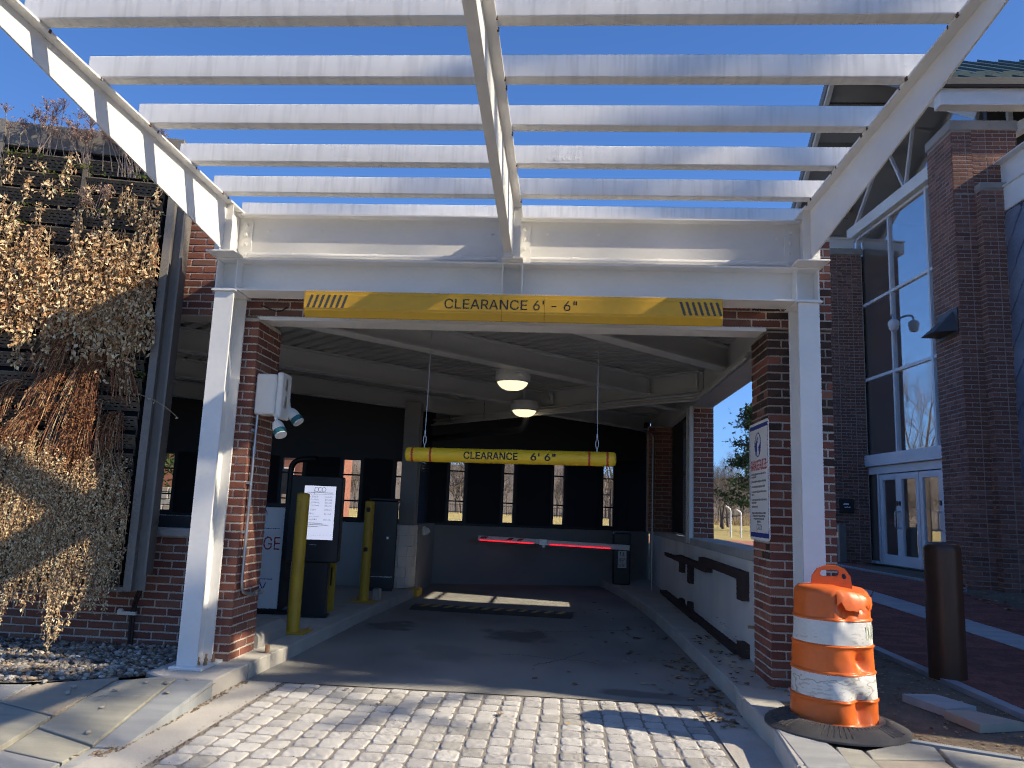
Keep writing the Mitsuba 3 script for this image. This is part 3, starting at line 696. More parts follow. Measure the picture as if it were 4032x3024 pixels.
# rafters
for xc, both in ((XL, False), (XC, True), (XR, False)):
    tip = 2.62
    web = ext([(6.62, 3.624), (6.62, 4.062), (tip, 4.062), (tip, zb(tip)), (6.20, zb(6.20)), (6.20, 3.624)], xc - 0.006, xc + 0.006, 'x')
    ms = [web, bx(xc - 0.07, xc + 0.07, tip - 0.01, 6.64, 4.063, 4.079, 0.0015), bx(xc - 0.068, xc - 0.007, 6.24, 6.25, 3.624, 4.062), bx(xc + 0.007, xc + 0.068, 6.24, 6.25, 3.624, 4.062)]
    if both:
        ms.append(ext([(6.18, zb(6.18) - 0.001), (tip, zb(tip) - 0.001), (tip, zb(tip) - 0.015), (6.18, zb(6.18) - 0.015)], xc - 0.064, xc + 0.006, 'x'))
    cpart('rafter', cat(*ms), label={XL: 'left tapered rafter striped with slat shadows', XC: 'middle tapered rafter with a bottom flange', XR: 'right tapered rafter in shade'}[xc])
# slats
for k in range(-1, 6):
    y = 3.68 + 0.5855 * k
    for x0, x1 in ((-3.06, -0.497), (-0.483, 2.055)):
        dy, dz = R.uniform(-0.006, 0.006), R.uniform(0, 0.003)
        cpart('slat', bx(x0, x1, y + dy, y + dy + 0.093, 4.081 + dz, 4.233 + dz, 0.008), 'slat_paint', smooth=50)
for k in range(0, 6):
    y = 3.68 + 0.5855 * k
    for x in (XL + 0.07, XC - 0.07, XC + 0.07, XR - 0.07):
        for dy in (-0.004, 0.097):
            if R.random() < 0.7:
                l = R.uniform(0.008, 0.03)
                cpart('rust_chip', bx(x - R.uniform(0.003, 0.008), x + R.uniform(0.002, 0.006), y + dy - l / 2, y + dy + l / 2, 4.058, 4.0805, 0.002), 'rust_dark')
cpart('sealant_bead', cat(*[tube([(x, 6.63, 4.06 + R.uniform(-0.003, 0.003)) for x in np.linspace(a, a + 0.27, 6)], 0.012, 6) for a in list(np.arange(-1.7, -0.75, 0.3)) + list(np.arange(-0.3, 1.6, 0.3))]), 'white_paint', smooth=True)

# ================================================================ CLEARANCE SIGN AND BAR
S = thing('clearance_sign', 'long yellow clearance sign with black hatching fixed along the header beam', 'sign')
seams = [-2.26, -0.56, -0.20, 1.27]
for a, b in zip(seams, seams[1:]):
    add('sign_face', ext([(6.262, 3.128), (6.262, 3.140), (6.256, 3.146), (6.256, 3.262), (6.262, 3.268), (6.262, 3.292), (6.270, 3.297), (6.322, 3.297), (6.322, 3.075), (6.31, 3.075)], a + (0.0015 if a > -2 else 0), b - (0.0015 if b < 1 else 0), 'x'), 'yellow_sign', S)
zt = lambda x: 3.158
_w, _e = [[]], None
for q in sorted(text("CLEARANCE 6' - 6\"", 0.082, sign_frame((-1.045, 6.2555, 3.163), (1, 0, 0)), 0.0015, width=1.115).split(only_watertight=False), key=lambda m: m.bounds[0][0]):
    if _e is not None and q.bounds[0][0] - _e > 0.024:
        _w.append([])
    _w[-1].append(q); _e = max(_e or -9, q.bounds[1][0])
for q in _w:
    add('lettering', cat(*q), 'black_print', S)
for i in range(7):
    for x, s in ((-2.235 + i * 0.050, 1), (0.915 + i * 0.049, -1)):
        q = [(x, 3.148), (x + 0.021, 3.148), (x + 0.021 + 0.035, 3.26), (x + 0.035, 3.26)] if s > 0 else [(x + 0.035, 3.148), (x + 0.056, 3.148), (x + 0.021, 3.26), (x, 3.26)]
        add('hatch_mark', ext(q, 6.2542, 6.2557, 'y'), 'hatch_grey', S)

B = thing('clearance_bar', 'round yellow hanging clearance bar with red bands on two thin cables', 'clearance bar')
Mb = np.eye(4); ax = np.array([2.06, 0, 0.02]); ax /= np.linalg.norm(ax)
Mb = frame((-1.56, 7.5, 2.005), (1, 0, 0), None)
Mb[:3, 0] = ax; Mb[:3, 2] = np.cross(Mb[:3, 0], Mb[:3, 1])
lb = lathe([(0.0005, 0), (0.04, 0.002), (0.058, 0.009), (0.067, 0.022), (0.07, 0.04), (0.07, 1.03), (0.0695, 1.031), (0.0695, 1.0345), (0.07, 1.036), (0.07, 2.02), (0.067, 2.038), (0.058, 2.051), (0.04, 2.058), (0.0005, 2.06)], 40)
toX = np.array([[0, 0, 1, 0], [0, 1, 0, 0], [-1, 0, 0, 0], [0, 0, 0, 1.0]])
add('tube', mv(lb, Mb @ toX), 'yellow_plastic', B, smooth=40)
for s in (0.065, 0.245, 1.79, 1.965):
    add('red_band', mv(lathe([(0.0703, s), (0.0715, s + 0.001), (0.0715, s + 0.019), (0.0703, s + 0.02)], 40), Mb @ toX), 'red_tape', B, smooth=30)
def wrap(s, h, x0, bold, width, gap=None):
    m = meshkit.text_mesh(s, h, 0.0012, bold)
    m.apply_translation([-m.bounds[0][0], -h / 2, 0])
    m.apply_scale([width / m.extents[0], 1, 1])
    m = m.subdivide_to_size(0.012) if hasattr(m, 'subdivide_to_size') else m
    v = np.array(m.vertices); a = v[:, 1] / 0.07
    r = 0.0702 + v[:, 2]
    m.vertices = np.column_stack([x0 + v[:, 0], -r * np.cos(a), r * np.sin(a)])
    return mv(m, Mb)
add('lettering', cat(wrap('CLEARANCE', 0.068, 0.585, True, 0.525), wrap("6' 6\"", 0.068, 1.235, True, 0.24)), 'black_print', B, label="bold black letters reading CLEARANCE 6' 6\"")
for s in (0.185, 1.875):
    q = Mb @ np.array([s, 0, 0.07, 1])
    add('cable', tube([(q[0], 7.5, q[2] + 0.15), (q[0] + (0.015 if s < 1 else -0.01), 7.5, 3.64)], 0.0035, 6), 'galvanised', B)
    add('eye_bolt', tube([(q[0], 7.5, q[2] - 0.01), (q[0], 7.5, q[2] + 0.035)], 0.006, 8), 'galvanised', B)
    a = np.linspace(0, 2 * np.pi, 17)
    add('quick_link', tube(np.column_stack([q[0] + 0.014 * np.cos(a) * 1.0, 7.5 + 0 * a, q[2] + 0.075 + 0.045 * np.sin(a)]), 0.0055, 6, cap=False), 'galvanised', B, smooth=True)
    add('ferrule', tube([(q[0], 7.5, q[2] + 0.125), (q[0], 7.5, q[2] + 0.17)], 0.008, 8), 'galvanised', B)

# ================================================================ THINGS AT THE LEFT PIER
E_ = thing('emergency_light', 'white emergency light box with two lamp heads on the left brick pier', 'emergency light')
add('case', bx(-2.808, -2.62, 6.72, 6.92, 2.27, 2.64, 0.012), 'cast_white', E_)
add('cover', bx(-2.618, -2.565, 6.735, 6.965, 2.24, 2.66, 0.01), 'cast_white', E_)
for z in (2.34, 2.50):
    add('lens_panel', ext([(6.80, z), (6.86, z), (6.85, z + 0.11), (6.82, z + 0.11)], -2.564, -2.558, 'x'), 'galvanised', E_)
for o, d in (((-2.60, 6.74, 2.22), (0.45, -0.35, -0.75)), ((-2.585, 6.99, 2.36), (0.62, -0.1, -0.70))):
    o, d = np.array(o), np.array(d) / np.linalg.norm(d)
    M = np.eye(4); z_ = d; x_ = np.cross([0, 0, 1.0], z_); x_ /= np.linalg.norm(x_)
    M[:3, 0], M[:3, 1], M[:3, 2], M[:3, 3] = x_, np.cross(z_, x_), z_, o
    h = add('lamp_head', mv(lathe([(0.0005, 0.02), (0.03, 0.022), (0.042, 0.04), (0.052, 0.075), (0.054, 0.17), (0.050, 0.178), (0.0005, 0.178)], 28), M), 'cast_white', E_, smooth=35)
    add('lens', mv(lathe([(0.0555, 0.05), (0.057, 0.052), (0.057, 0.165), (0.0555, 0.168)], 28).slice_plane((0, -0.012, 0), (0, 1, 0)) if False else lathe([(0.0550, 0.12), (0.0568, 0.125), (0.0568, 0.165), (0.0550, 0.17)], 28), M), 'teal_plastic', h, smooth=30)
    add('arm', tube([o + [-0.005, 0, 0.06], o + [0, 0, 0.02], o + d * 0.04], 0.016, 8), 'cast_white', h, smooth=True)
cd = thing('conduit', 'galvanised conduit running down the left brick pier to a box connector', 'conduit')
add('pipe', tube(bend([(-2.785, 6.76, 2.28), (-2.785, 6.76, 0.70), (-2.785, 7.05, 0.66), (-2.785, 7.10, 0.665)], 0.10, 8), 0.0135, 10), 'galvanised', cd, smooth=True)
for z in (1.95, 1.48, 1.05):
    add('coupling', tube([(-2.785, 6.76, z - 0.035), (-2.785, 6.76, z + 0.035)], 0.019, 10), 'galvanised', cd, smooth=30)
    add('strap', bx(-2.81, -2.795, 6.71, 6.81, z + 0.16, z + 0.185), 'galvanised', cd)
add('connector', cat(tube([(-2.785, 7.09, 0.663), (-2.785, 7.20, 0.668)], 0.024, 10), tube([(-2.785, 7.20, 0.668), (-2.785, 7.22, 0.668)], 0.032, 6)), 'galvanised', cd, smooth=30)
cb = thing('cable', 'short black cable looped below the left end of the header beam', 'cable')
add('wire', tube(bend([(-2.80, 6.66, 3.26), (-2.70, 6.65, 3.22), (-2.62, 6.66, 3.20), (-2.57, 6.70, 3.26)], 0.05, 5), 0.007, 6), 'black_metal', cb, smooth=True)
sp = thing('anchor_stub', 'rusty cut pipe stub standing on the kerb beside the left pier', 'pipe stub')
add('pipe', lathe([(0.02, 0.13), (0.022, 0.20), (0.016, 0.20), (0.015, 0.14)], 14).apply_translation((-2.66, 7.18, 0)), 'rust_bolt', sp)
ws = thing('wheel_stop', 'dark round concrete block on the island behind the left pier', 'wheel stop')
add('block', ext(Polygon([(-0.16, 0), (0.16, 0), (0.16, 0.1), (0.10, 0.17), (-0.10, 0.17), (-0.16, 0.1)]), 0, 0.75, 'y').apply_translation((-2.98, 7.35, 0.132)), 'wall_grey', ws)

# ================================================================ PLANTED WALL
PW = thing('planted_wall', 'tall planted wall of black trays hung with dry straw-coloured vines', 'planted wall')
th = math.radians(13)
UP, NP = np.array([math.cos(th), math.sin(th), 0]), np.array([math.sin(th), -math.cos(th), 0])
O0 = np.array([-3.90, 6.87, 0]) - UP * 1.52          # left edge of the trays
def pw(s, d, z):
    return O0 + UP * s + NP * d + np.array([0, 0, z])
MP = np.eye(4); MP[:3, 0], MP[:3, 1], MP[:3, 3] = UP, -NP, O0   # local: x along, y into the wall
def wpart(name, mesh, mat, **k):
    return add(name, mv(mesh, MP), mat, PW, **k)
wpart('backing', bx(0.0, 1.53, 0.03, 0.05, 0.70, 4.78), 'black_void')
wpart('frame_post', cat(bx(1.532, 1.60, -0.10, 0.16, 0.66, 4.70), bx(1.60, 1.69, 0.0, 0.02, 0.66, 4.70), bx(1.68, 1.70, -0.06, 0.16, 0.80, 4.62)), 'post_metal', label='brown-grey metal post on the right edge of the planted wall')
wpart('frame_post', bx(-0.10, -0.002, -0.06, 0.06, 0.66, 4.98), 'post_metal')
wpart('frame_cap', bx(-0.10, 1.60, -0.02, 0.08, 4.74, 4.98, 0.004), 'post_metal', label='plain metal band along the top of the planted wall')
wpart('frame_bar', bx(0.0, 1.53, -0.10, 0.02, 0.655, 0.695), 'post_metal')
def tray(w):
    P = sbox(0, 0, w, 0.115)
    holes = []
    for r in range(3):
        x = 0.03 + (0.02 if r % 2 else 0)
        while x < w - 0.06:
            holes.append(sbox(x, 0.026 + r * 0.026, x + 0.034, 0.035 + r * 0.026))
            x += 0.055
    P = P.difference(unary_union(holes))
    m = trimesh.creation.extrude_polygon(P, 0.006, engine='earcut')
    v = np.array(m.vertices); m.vertices = np.column_stack([v[:, 0], 0.045 - 0.055 * (v[:, 1] / 0.115) * 1.3 - v[:, 2] - 0.02, v[:, 1]])
    ms = [m, bx(0, w, -0.062, -0.045, 0.108, 0.120), bx(0, w, 0.0, 0.025, -0.003, 0.002)]
    for x in np.arange(0.0, w + 0.01, w / 4):
        ms.append(bx(min(x, w - 0.006), min(x, w - 0.006) + 0.006, -0.02, 0.03, 0.10, 0.172))
    return cat(*ms)
TR = tray(0.70)
_trp = mikit.ply(TR)
zr = 0.71
rows = []
while zr < 4.62:
    rows.append(zr)
    for i in (0, 1):
        M = MP.copy(); M[:3, 3] = pw(0.01 + i * 0.76, 0, zr + R.uniform(-0.004, 0.004))
        put('tray', _trp, 'tray_plastic', PW, M)
    zr += 0.174
wpart('mullion', bx(0.725, 0.765, -0.055, 0.02, 0.70, 4.74), 'tray_plastic')
# dry vines: leaf strands
LV, LF, LC = [], [], []
def leaf(c, size, tone, g, droop=0.95):
    """a folded, curled dry leaf: four triangles round a bent midrib."""
    d = g.normal(size=3) * [0.7, 0.7, 0.5] + np.array([0, 0, -droop]) + NP * 0.15
    d /= np.linalg.norm(d)
    s = np.cross(d, g.normal(size=3)); s /= np.linalg.norm(s) + 1e-9
    q = np.cross(d, s)
    l, w = size * g.uniform(0.6, 1.65), size * g.uniform(0.2, 0.42)
    fold = g.uniform(0.15, 0.6) * w
    mid = c + d * l * 0.5 + q * l * g.uniform(-0.18, 0.18)
    b = len(LV)
    LV.extend([c, mid + s * w + q * fold, c + d * l + q * l * g.uniform(-0.25, 0.25), mid - s * w + q * fold, mid])
    LF.extend([(b, b + 1, b + 4), (b + 1, b + 2, b + 4), (b + 2, b + 3, b + 4), (b + 3, b, b + 4)])
    LC.extend([np.asarray(tone) * g.uniform(0.7, 1.2)] * 5)
STRAW = [(0.78, 0.60, 0.37), (0.68, 0.50, 0.29), (0.84, 0.70, 0.47), (0.54, 0.34, 0.18), (0.62, 0.47, 0.29), (0.42, 0.24, 0.12)]
RUST = [(0.20, 0.085, 0.045), (0.26, 0.12, 0.06), (0.15, 0.065, 0.04), (0.34, 0.19, 0.10)]
g = np.random.default_rng(11)
stems, sc = [], []
def strand(s, z, length, size, dens, tones, lean=0.0, out=0.06, thick=0.0022, stem_tone=(0.30, 0.2, 0.12)):
    n_ = max(4, int(length / 0.05))
    t = np.linspace(0, 1, n_)
    ph = g.uniform(0, 6.28)
    pts = np.array([pw(s + lean * a * length + 0.02 * math.sin(ph + 5 * a), 0.06 + out * math.sin(min(1, a * 2.2) * 1.6) + 0.01 * math.sin(ph * 2 + 7 * a), z + 0.03 * (a < 0.05) - length * a) for a in t])
    m = tube(pts, thick, 3, cap=False)
    stems.append(m); sc.append(np.tile(np.asarray(stem_tone) * g.uniform(0.7, 1.3), (len(m.vertices), 1)))
    k = max(1, int(length * dens))
    for _ in range(k):
        a = g.uniform(0, 1); i = min(int(a * (n_ - 1)), n_ - 2)
        p = pts[i] + (pts[i + 1] - pts[i]) * (a * (n_ - 1) - i)
        leaf(p + g.normal(size=3) * size * 0.35, size, tones[g.integers(len(tones))], g)
# tall upper part: separate clumps, thickening downwards
clumps = [(0.12, 4.52, 0.30), (0.36, 4.50, 0.10), (0.28, 4.34, 0.26), (0.46, 4.34, 0.20), (0.60, 4.47, 0.22), (0.63, 4.62, 0.20), (0.55, 4.30, 0.10), (0.85, 4.32, 0.34), (0.95, 4.34, 0.24), (1.14, 4.33, 0.30), (1.20, 4.24, 0.34), (1.35, 4.24, 0.28), (0.08, 4.14, 0.42), (0.20, 4.08, 0.34), (0.40, 4.10, 0.20),
          (0.78, 4.14, 0.40), (1.02, 4.10, 0.50), (1.30, 4.05, 0.55), (1.42, 4.12, 0.45), (1.44, 4.34, 0.18)]
for s, z, l in clumps:
    for _ in range(5):
        strand(s + g.uniform(-0.045, 0.045), z + 0.06, l * g.uniform(0.5, 0.9), 0.038, 40, STRAW[:4], out=0.05)
for _ in range(430):
    s = g.uniform(0.0, 1.5); z = g.uniform(3.25, 3.98)
    if s > 0.55 and s < 0.72 and z > 3.7: continue
    strand(s, z, g.uniform(0.25, 0.5), 0.042, 46, STRAW, out=0.10, lean=g.uniform(-0.1, 0.2))
for _ in range(110):
    s = g.uniform(0.35, 1.5); z = g.uniform(3.0, 3.4)
    strand(s, z, g.uniform(0.2, 0.45), 0.046, 44, STRAW[1:], out=0.10)
for _ in range(14):
    strand(g.uniform(1.15, 1.42), g.uniform(2.75, 3.0), g.uniform(0.15, 0.35), 0.042, 50, STRAW[:3], out=0.08)
# middle: rust-brown dead stems raked sideways
def spray(s, z, n_, L, lean, tones, spread=0.4):
    for _ in range(n_):
        a = g.uniform(-spread, spread)
        l = L * g.uniform(0.5, 1.1)
        p0 = pw(s + g.uniform(-0.05, 0.05), 0.05, z + g.uniform(-0.03, 0.05))
        d = np.array([lean + a * 0.7, 0.0, 0])
        t = np.linspace(0, 1, 7)
        pts = np.array([p0 + UP * (d[0] * l * x) + NP * (0.10 * math.sin(x * 1.8) + g.normal() * 0.008) + np.array([0, 0, l * (0.22 * x - 1.05 * x * x) + g.normal() * 0.01]) for x in t])
        m = tube(pts, 0.0028, 3, cap=False)
        tone = np.asarray(tones[g.integers(len(tones))]) * g.uniform(0.7, 1.4)
        stems.append(m); sc.append(np.tile(tone, (len(m.vertices), 1)))
        for _ in range(int(l * 26)):
            i = g.integers(2, 7)
            leaf(pts[i] + g.normal(size=3) * 0.02, 0.024, RUST[g.integers(4)], g)
for s, z, n_, L, ln in ((0.95, 3.02, 34, 0.60, -0.5), (1.15, 2.80, 34, 0.55, -0.35), (1.25, 2.72, 26, 0.45, 0.25), (0.85, 2.62, 30, 0.50, -0.5), (1.05, 2.50, 40, 0.75, -0.15), (1.12, 2.30, 44, 0.70, -0.2), (0.75, 2.25, 34, 0.55, -0.6), (0.45, 2.45, 20, 0.45, -0.5), (1.30, 2.20, 22, 0.45, -0.1), (0.5, 2.05, 22, 0.45, -0.5), (1.05, 1.95, 26, 0.6, -0.1), (0.6, 3.45, 26, 0.6, -0.9), (0.25, 3.3, 20, 0.5, -0.4)):
    spray(s, z, int(n_ * 1.7), L, ln, RUST + [(0.45, 0.34, 0.20)])
# lower curtain of small pale leaves
for _ in range(900):
    s = g.uniform(-0.05, 1.50); z = 0.95 + 1.30 * g.uniform(0, 1) ** 0.9
    if z > 2.25 - 0.28 * s: continue
    strand(s, z, g.uniform(0.3, 0.6), 0.023, 95, STRAW + [(0.84, 0.70, 0.44)], out=0.13, lean=g.uniform(-0.35, 0.1))
for s, z, l in ((0.55, 0.95, 0.62), (0.60, 0.95, 0.66), (0.64, 0.9, 0.45), (0.98, 0.95, 0.72), (1.02, 0.9, 0.70), (1.05, 0.95, 0.76), (1.12, 0.85, 0.30), (0.2, 0.9, 0.2), (0.38, 0.9, 0.3), (1.3, 1.1, 0.35)):
    for _ in range(3):
        strand(s + g.uniform(-0.02, 0.02), z, l * g.uniform(0.85, 1.0), 0.022, 95, STRAW[:3], out=0.15)
for t0 in range(2):
    pts = np.array([pw(1.50 - 0.50 * a - 0.04 * t0, 0.15 + 0.03 * math.sin(4 * a), 0.80 - 0.60 * a + 0.05 * math.sin(3 * a)) for a in np.linspace(0, 1, 12)])
    m = tube(pts, 0.004, 4); stems.append(m); sc.append(np.tile([0.34, 0.25, 0.15], (len(m.vertices), 1)))
    for _ in range(70):
        leaf(pts[g.integers(4, 12)] + g.normal(size=3) * 0.012, 0.022, STRAW[g.integers(3)], g)
for _ in range(240):      # bare woody runners through the lower curtain
    s = g.uniform(0.0, 1.5); z = g.uniform(0.9, 2.1); l = g.uniform(0.25, 0.8); ln = g.uniform(-0.9, 0.5)
    pts = np.array([pw(min(max(s + ln * a * l, -0.05), 1.52), 0.10 + 0.08 * math.sin(a * 2.5), z - l * 0.8 * a + 0.02 * math.sin(a * 9 + s * 20)) for a in np.linspace(0, 1, 8)])
    m = tube(pts, 0.0026, 3, cap=False); stems.append(m); sc.append(np.tile(np.array([(0.33, 0.22, 0.12), (0.22, 0.12, 0.07), (0.46, 0.36, 0.22)][g.integers(3)]), (len(m.vertices), 1)))
# one long twig leaning out past the post
pts = np.array([pw(1.45 + 0.42 * a, 0.12 + 0.1 * a, 2.42 - 0.05 * a - 0.16 * a * a) for a in np.linspace(0, 1, 10)])
m = tube(pts, 0.003, 4); stems.append(m); sc.append(np.tile([0.36, 0.28, 0.17], (len(m.vertices), 1)))
for _ in range(16):
    leaf(pts[g.integers(0, 10)] + g.normal(size=3) * 0.008, 0.02, STRAW[g.integers(3)], g)
# dead flower stalks on the top rows
for s0, n_, zt_ in ((0.05, 3, 4.66), (0.30, 6, 4.66), (0.42, 5, 4.66), (0.56, 4, 4.64), (0.72, 12, 4.60), (0.95, 3, 4.56), (1.10, 12, 4.52), (1.22, 12, 4.52), (1.34, 6, 4.50), (0.86, 8, 4.08)):
    for _ in range(n_):
        h = g.uniform(0.20, 0.52) * (0.6 if zt_ < 4.2 else 1)
        p0 = pw(s0 + g.uniform(-0.07, 0.07), 0.05, zt_)
        d = np.array([g.normal() * 0.07, 0, 0])
        pts = np.array([p0 + UP * (d[0] * x) + NP * (0.04 + 0.05 * x + 0.02 * g.normal()) * x + np.array([0, 0, h * x]) for x in np.linspace(0, 1, 6)])
        m = tube(pts, 0.0042, 3, cap=False)
        stems.append(m); sc.append(np.tile([0.38, 0.30, 0.25], (len(m.vertices), 1)))
        for _ in range(22):
            q = pts[-1] + g.normal(size=3) * [0.036, 0.026, 0.018]
            mm = tube([pts[-2] + (pts[-1] - pts[-2]) * 0.2, q], 0.0014, 3, cap=False)
            stems.append(mm); sc.append(np.tile([0.24, 0.17, 0.15], (len(mm.vertices), 1)))
            leaf(q, 0.021, [(0.30, 0.20, 0.18), (0.40, 0.28, 0.23)][g.integers(2)], g, droop=0)
add('dry_leaf', trimesh.Trimesh(np.array(LV), np.array(LF), process=False), 'dry_leaf', PW, color=np.clip(np.array(LC), 0, 0.85), kind='stuff')
add('dry_stem', cat(*stems), 'stem', PW, color=np.vstack(sc), kind='stuff')
LV, LF, LC = [], [], []
for s0, z, n_ in ((0.14, 4.63, 30), (0.30, 4.63, 24), (0.62, 4.55, 14), (0.75, 4.56, 20), (0.95, 4.5, 12), (1.25, 4.50, 26), (0.3, 4.12, 16), (0.5, 4.45, 18), (0.6, 4.28, 14), (0.95, 4.12, 20), (1.3, 4.15, 12), (0.2, 3.95, 20), (1.40, 2.60, 40), (1.44, 2.58, 30), (0.1, 3.08, 24), (0.3, 2.3, 12), (0.2, 3.8, 16)):
    for _ in range(n_):
        leaf(pw(s0 + g.normal() * 0.06, 0.05 + g.uniform(0, 0.04), z + 0.02 + g.normal() * 0.015), 0.03, [(0.13, 0.17, 0.04), (0.18, 0.20, 0.06), (0.09, 0.12, 0.035)][g.integers(3)], g, droop=-0.4)
add('green_leaf', trimesh.Trimesh(np.array(LV), np.array(LF), process=False), 'foliage', PW, color=np.array(LC), kind='stuff')
dr_ = thing('drain_pipe', 'pair of thin red-brown pipes down the brick below the planted wall', 'drain pipe')
for dx in (0, 0.028):
    add('pipe', tube(bend([(-3.86 + dx, 7.05, 0.68), (-4.0 + dx, 7.20, 0.45), (-4.0 + dx, 7.22, 0.08)], 0.1, 5), 0.013, 8), 'bumper_brown', dr_, smooth=True)
add('pipe_clip', cat(bx(-4.12, -3.94, 7.17, 7.20, 0.40, 0.43), trimesh.creation.cylinder(0.022, 0.03, transform=np.array([[1, 0, 0, -4.09], [0, 0, -1, 7.175], [0, 1, 0, 0.435], [0, 0, 0, 1.0]]))), 'cast_white', dr_)

# ================================================================ INSIDE THE GARAGE
def cyl(x, y, z0, z1, r, n=28, dome=0.0):
    p = [(r, z0), (r, z1 - dome)]
    if dome:
        p += [(r * math.cos(a), z1 - dome + dome * math.sin(a)) for a in np.linspace(0.15, 1.5, 6)]
    p += [(0.0005, z1)]
    m = lathe(p, n); m.apply_translation((x, y, 0))
    return m
for (x, y, h, l, lean) in ((-2.83, 8.33, 1.47, 'scuffed yellow steel bollard in front of the pay kiosk', 0.012), (-2.79, 11.13, 1.42, 'dim yellow steel bollard with two sensor holes beside the black cabinet', 0.02)):
    b = thing('bollard', l, 'bollard')
    m = cyl(x, y, 0.145, 0.13 + h, 0.068, dome=0.02)
    add('post', m, 'yellow_steel', b, smooth=40)
    add('base_plate', bx(x - 0.17, x + 0.17, y - 0.17, y + 0.17, 0.131, 0.147, 0.003), 'yellow_steel', b)
    for sx in (-1, 1):
        for sy in (-1, 1):
            add('bolt', cyl(x + sx * 0.13, y + sy * 0.13, 0.147, 0.185, 0.012, 6), 'rust_bolt', b)
    if y > 10:
        for z in (1.42, 0.86):
            add('sensor', bx(x - 0.028, x + 0.028, y - 0.078, y - 0.06, z - 0.03, z + 0.03, 0.006), 'bumper_brown', b)
K = thing('pay_kiosk', 'tall black pay kiosk with a lit white price screen', 'pay kiosk')
ku = np.array([0.985, 0.17, 0]); MK = frame((-3.33, 9.32, 0), ku)
def kp(name, m, mat, **k):
    return add(name, mv(m, MK), mat, K, **k)
kp('head', bx(0, 0.62, 0.0, 0.30, 0.78, 1.82, 0.012), 'black_metal')
kp('stem', bx(0.21, 0.51, 0.03, 0.27, 0.135, 0.78, 0.006), 'black_metal')
kp('bezel', cat(bx(0.14, 0.165, -0.012, -0.001, 1.03, 1.72), bx(0.545, 0.57, -0.012, -0.001, 1.03, 1.72), bx(0.165, 0.545, -0.012, -0.001, 1.70, 1.72), bx(0.165, 0.545, -0.012, -0.001, 1.03, 1.05)), 'black_metal')
sk = kp('screen', bx(0.166, 0.544, -0.008, -0.002, 1.051, 1.699), 'sign_white', label='white screen listing parking prices')
scene[sk]['emitter'] = {'type': 'area', 'radiance': {'type': 'rgb', 'value': [0.125, 0.13, 0.165]}}
def st(s, h, x, z, w, mat='blue_print', bold=False):
    return mv(text(s, h, sign_frame((x, -0.0082, z), (1, 0, 0)), 0.0006, bold, w), MK)
rows_ = [('Up to 1 Hour', '$14.00', 1.555, 0.15), ('Up to 2 Hours', '$23.00', 1.52, 0.16), ('Up to 10 Hours', '$26.00', 1.485, 0.17), ('Up to 24 Hours', '$30.00', 1.45, 0.17), ('Lost Ticket', '$30.00', 1.40, 0.13), ('Early Bird', '$19.00', 1.35, 0.11), ('Evening Rate', '$19.00', 1.28, 0.15)]
add('price_text', cat(*[m for a, b_, z, w in rows_ for m in (st(a, 0.017, 0.185, z, w), st(b_, 0.017, 0.42, z, 0.085))]), 'blue_print', sk, label='blue price list')
add('rule_line', mv(cat(bx(0.185, 0.525, -0.0092, -0.0082, 1.595, 1.598), bx(0.185, 0.36, -0.0092, -0.0082, 1.325, 1.328), bx(0.185, 0.525, -0.0092, -0.0082, 1.10, 1.1015), *[bx(0.20, 0.20 + w, -0.0092, -0.0082, z, z + 0.006) for z, w in ((1.615, 0.31), (1.245, 0.2), (1.225, 0.28), (1.205, 0.16))]), MK), 'grey_print', sk)
def logo(x, z, s, mk):
    ms = []
    for i in range(3):
        a = np.linspace(0, 2 * np.pi, 15)
        ms.append(mk(np.column_stack([x + i * 0.52 * s + 0.28 * s * np.cos(a), z + 0.32 * s * np.sin(a)])))
    ms.append(mk(np.array([[x - 0.28 * s, z], [x - 0.28 * s, z - 0.62 * s]])))
    return cat(*ms)
add('emblem', mv(logo(0.31, 1.655, 0.085, lambda q: tube(np.column_stack([q[:, 0], np.full(len(q), -0.0085), q[:, 1]]), 0.0025, 4)), MK), 'grey_print', sk)
kp('card_slot', bx(0.27, 0.36, -0.006, -0.001, 0.985, 0.992), 'galvanised')
kp('base', bx(0.18, 0.54, 0.0, 0.30, 0.131, 0.15, 0.003), 'black_metal')
kg = thing('steel_post', 'narrow slotted yellow post standing just behind the pay kiosk', 'post')
add('bar', bx(-2.985, -2.90, 10.0, 10.04, 0.131, 0.86, 0.004), 'yellow_steel', kg)
add('slot', bx(-2.955, -2.935, 9.994, 9.999, 0.45, 0.68), 'black_print', kg)
LBX = thing('lightbox_sign', 'white lightbox sign in a black case half hidden by the left pier', 'sign')
ML = frame((-4.28, 9.40, 0), (0.995, 0.10, 0))
def lp(name, m, mat, **k):
    return add(name, mv(m, ML), mat, LBX, **k)
lp('case', bx(0, 0.90, 0.012, 0.30, 0.20, 1.47, 0.006), 'black_metal')
lp('case_rim', cat(bx(0.0, 0.03, -0.02, 0.012, 0.2, 1.47), bx(0.85, 0.90, -0.02, 0.012, 0.2, 1.47), bx(0.03, 0.85, -0.02, 0.012, 1.42, 1.47), bx(0.03, 0.85, -0.02, 0.012, 0.17, 0.2)), 'black_metal')
lp('foot', bx(0.05, 0.95, 0.02, 0.34, 0.131, 0.17, 0.004), 'black_metal')
lp('panel', bx(0.031, 0.849, -0.002, 0.011, 0.201, 1.419), 'sign_white')
def lt(s, h, xr, z, mat, w, bold=False):
    m = text(s, h, sign_frame((xr - w, -0.0022, z), (1, 0, 0)), 0.001, bold, w)
    return lp('lettering', m, mat)
lt('GE', 0.155, 0.815, 0.90, 'red_print', 0.20)
lt('L', 0.155, 0.57, 0.635, 'red_print', 0.075)
lt('LY', 0.135, 0.69, 0.37, 'blue_print', 0.155)
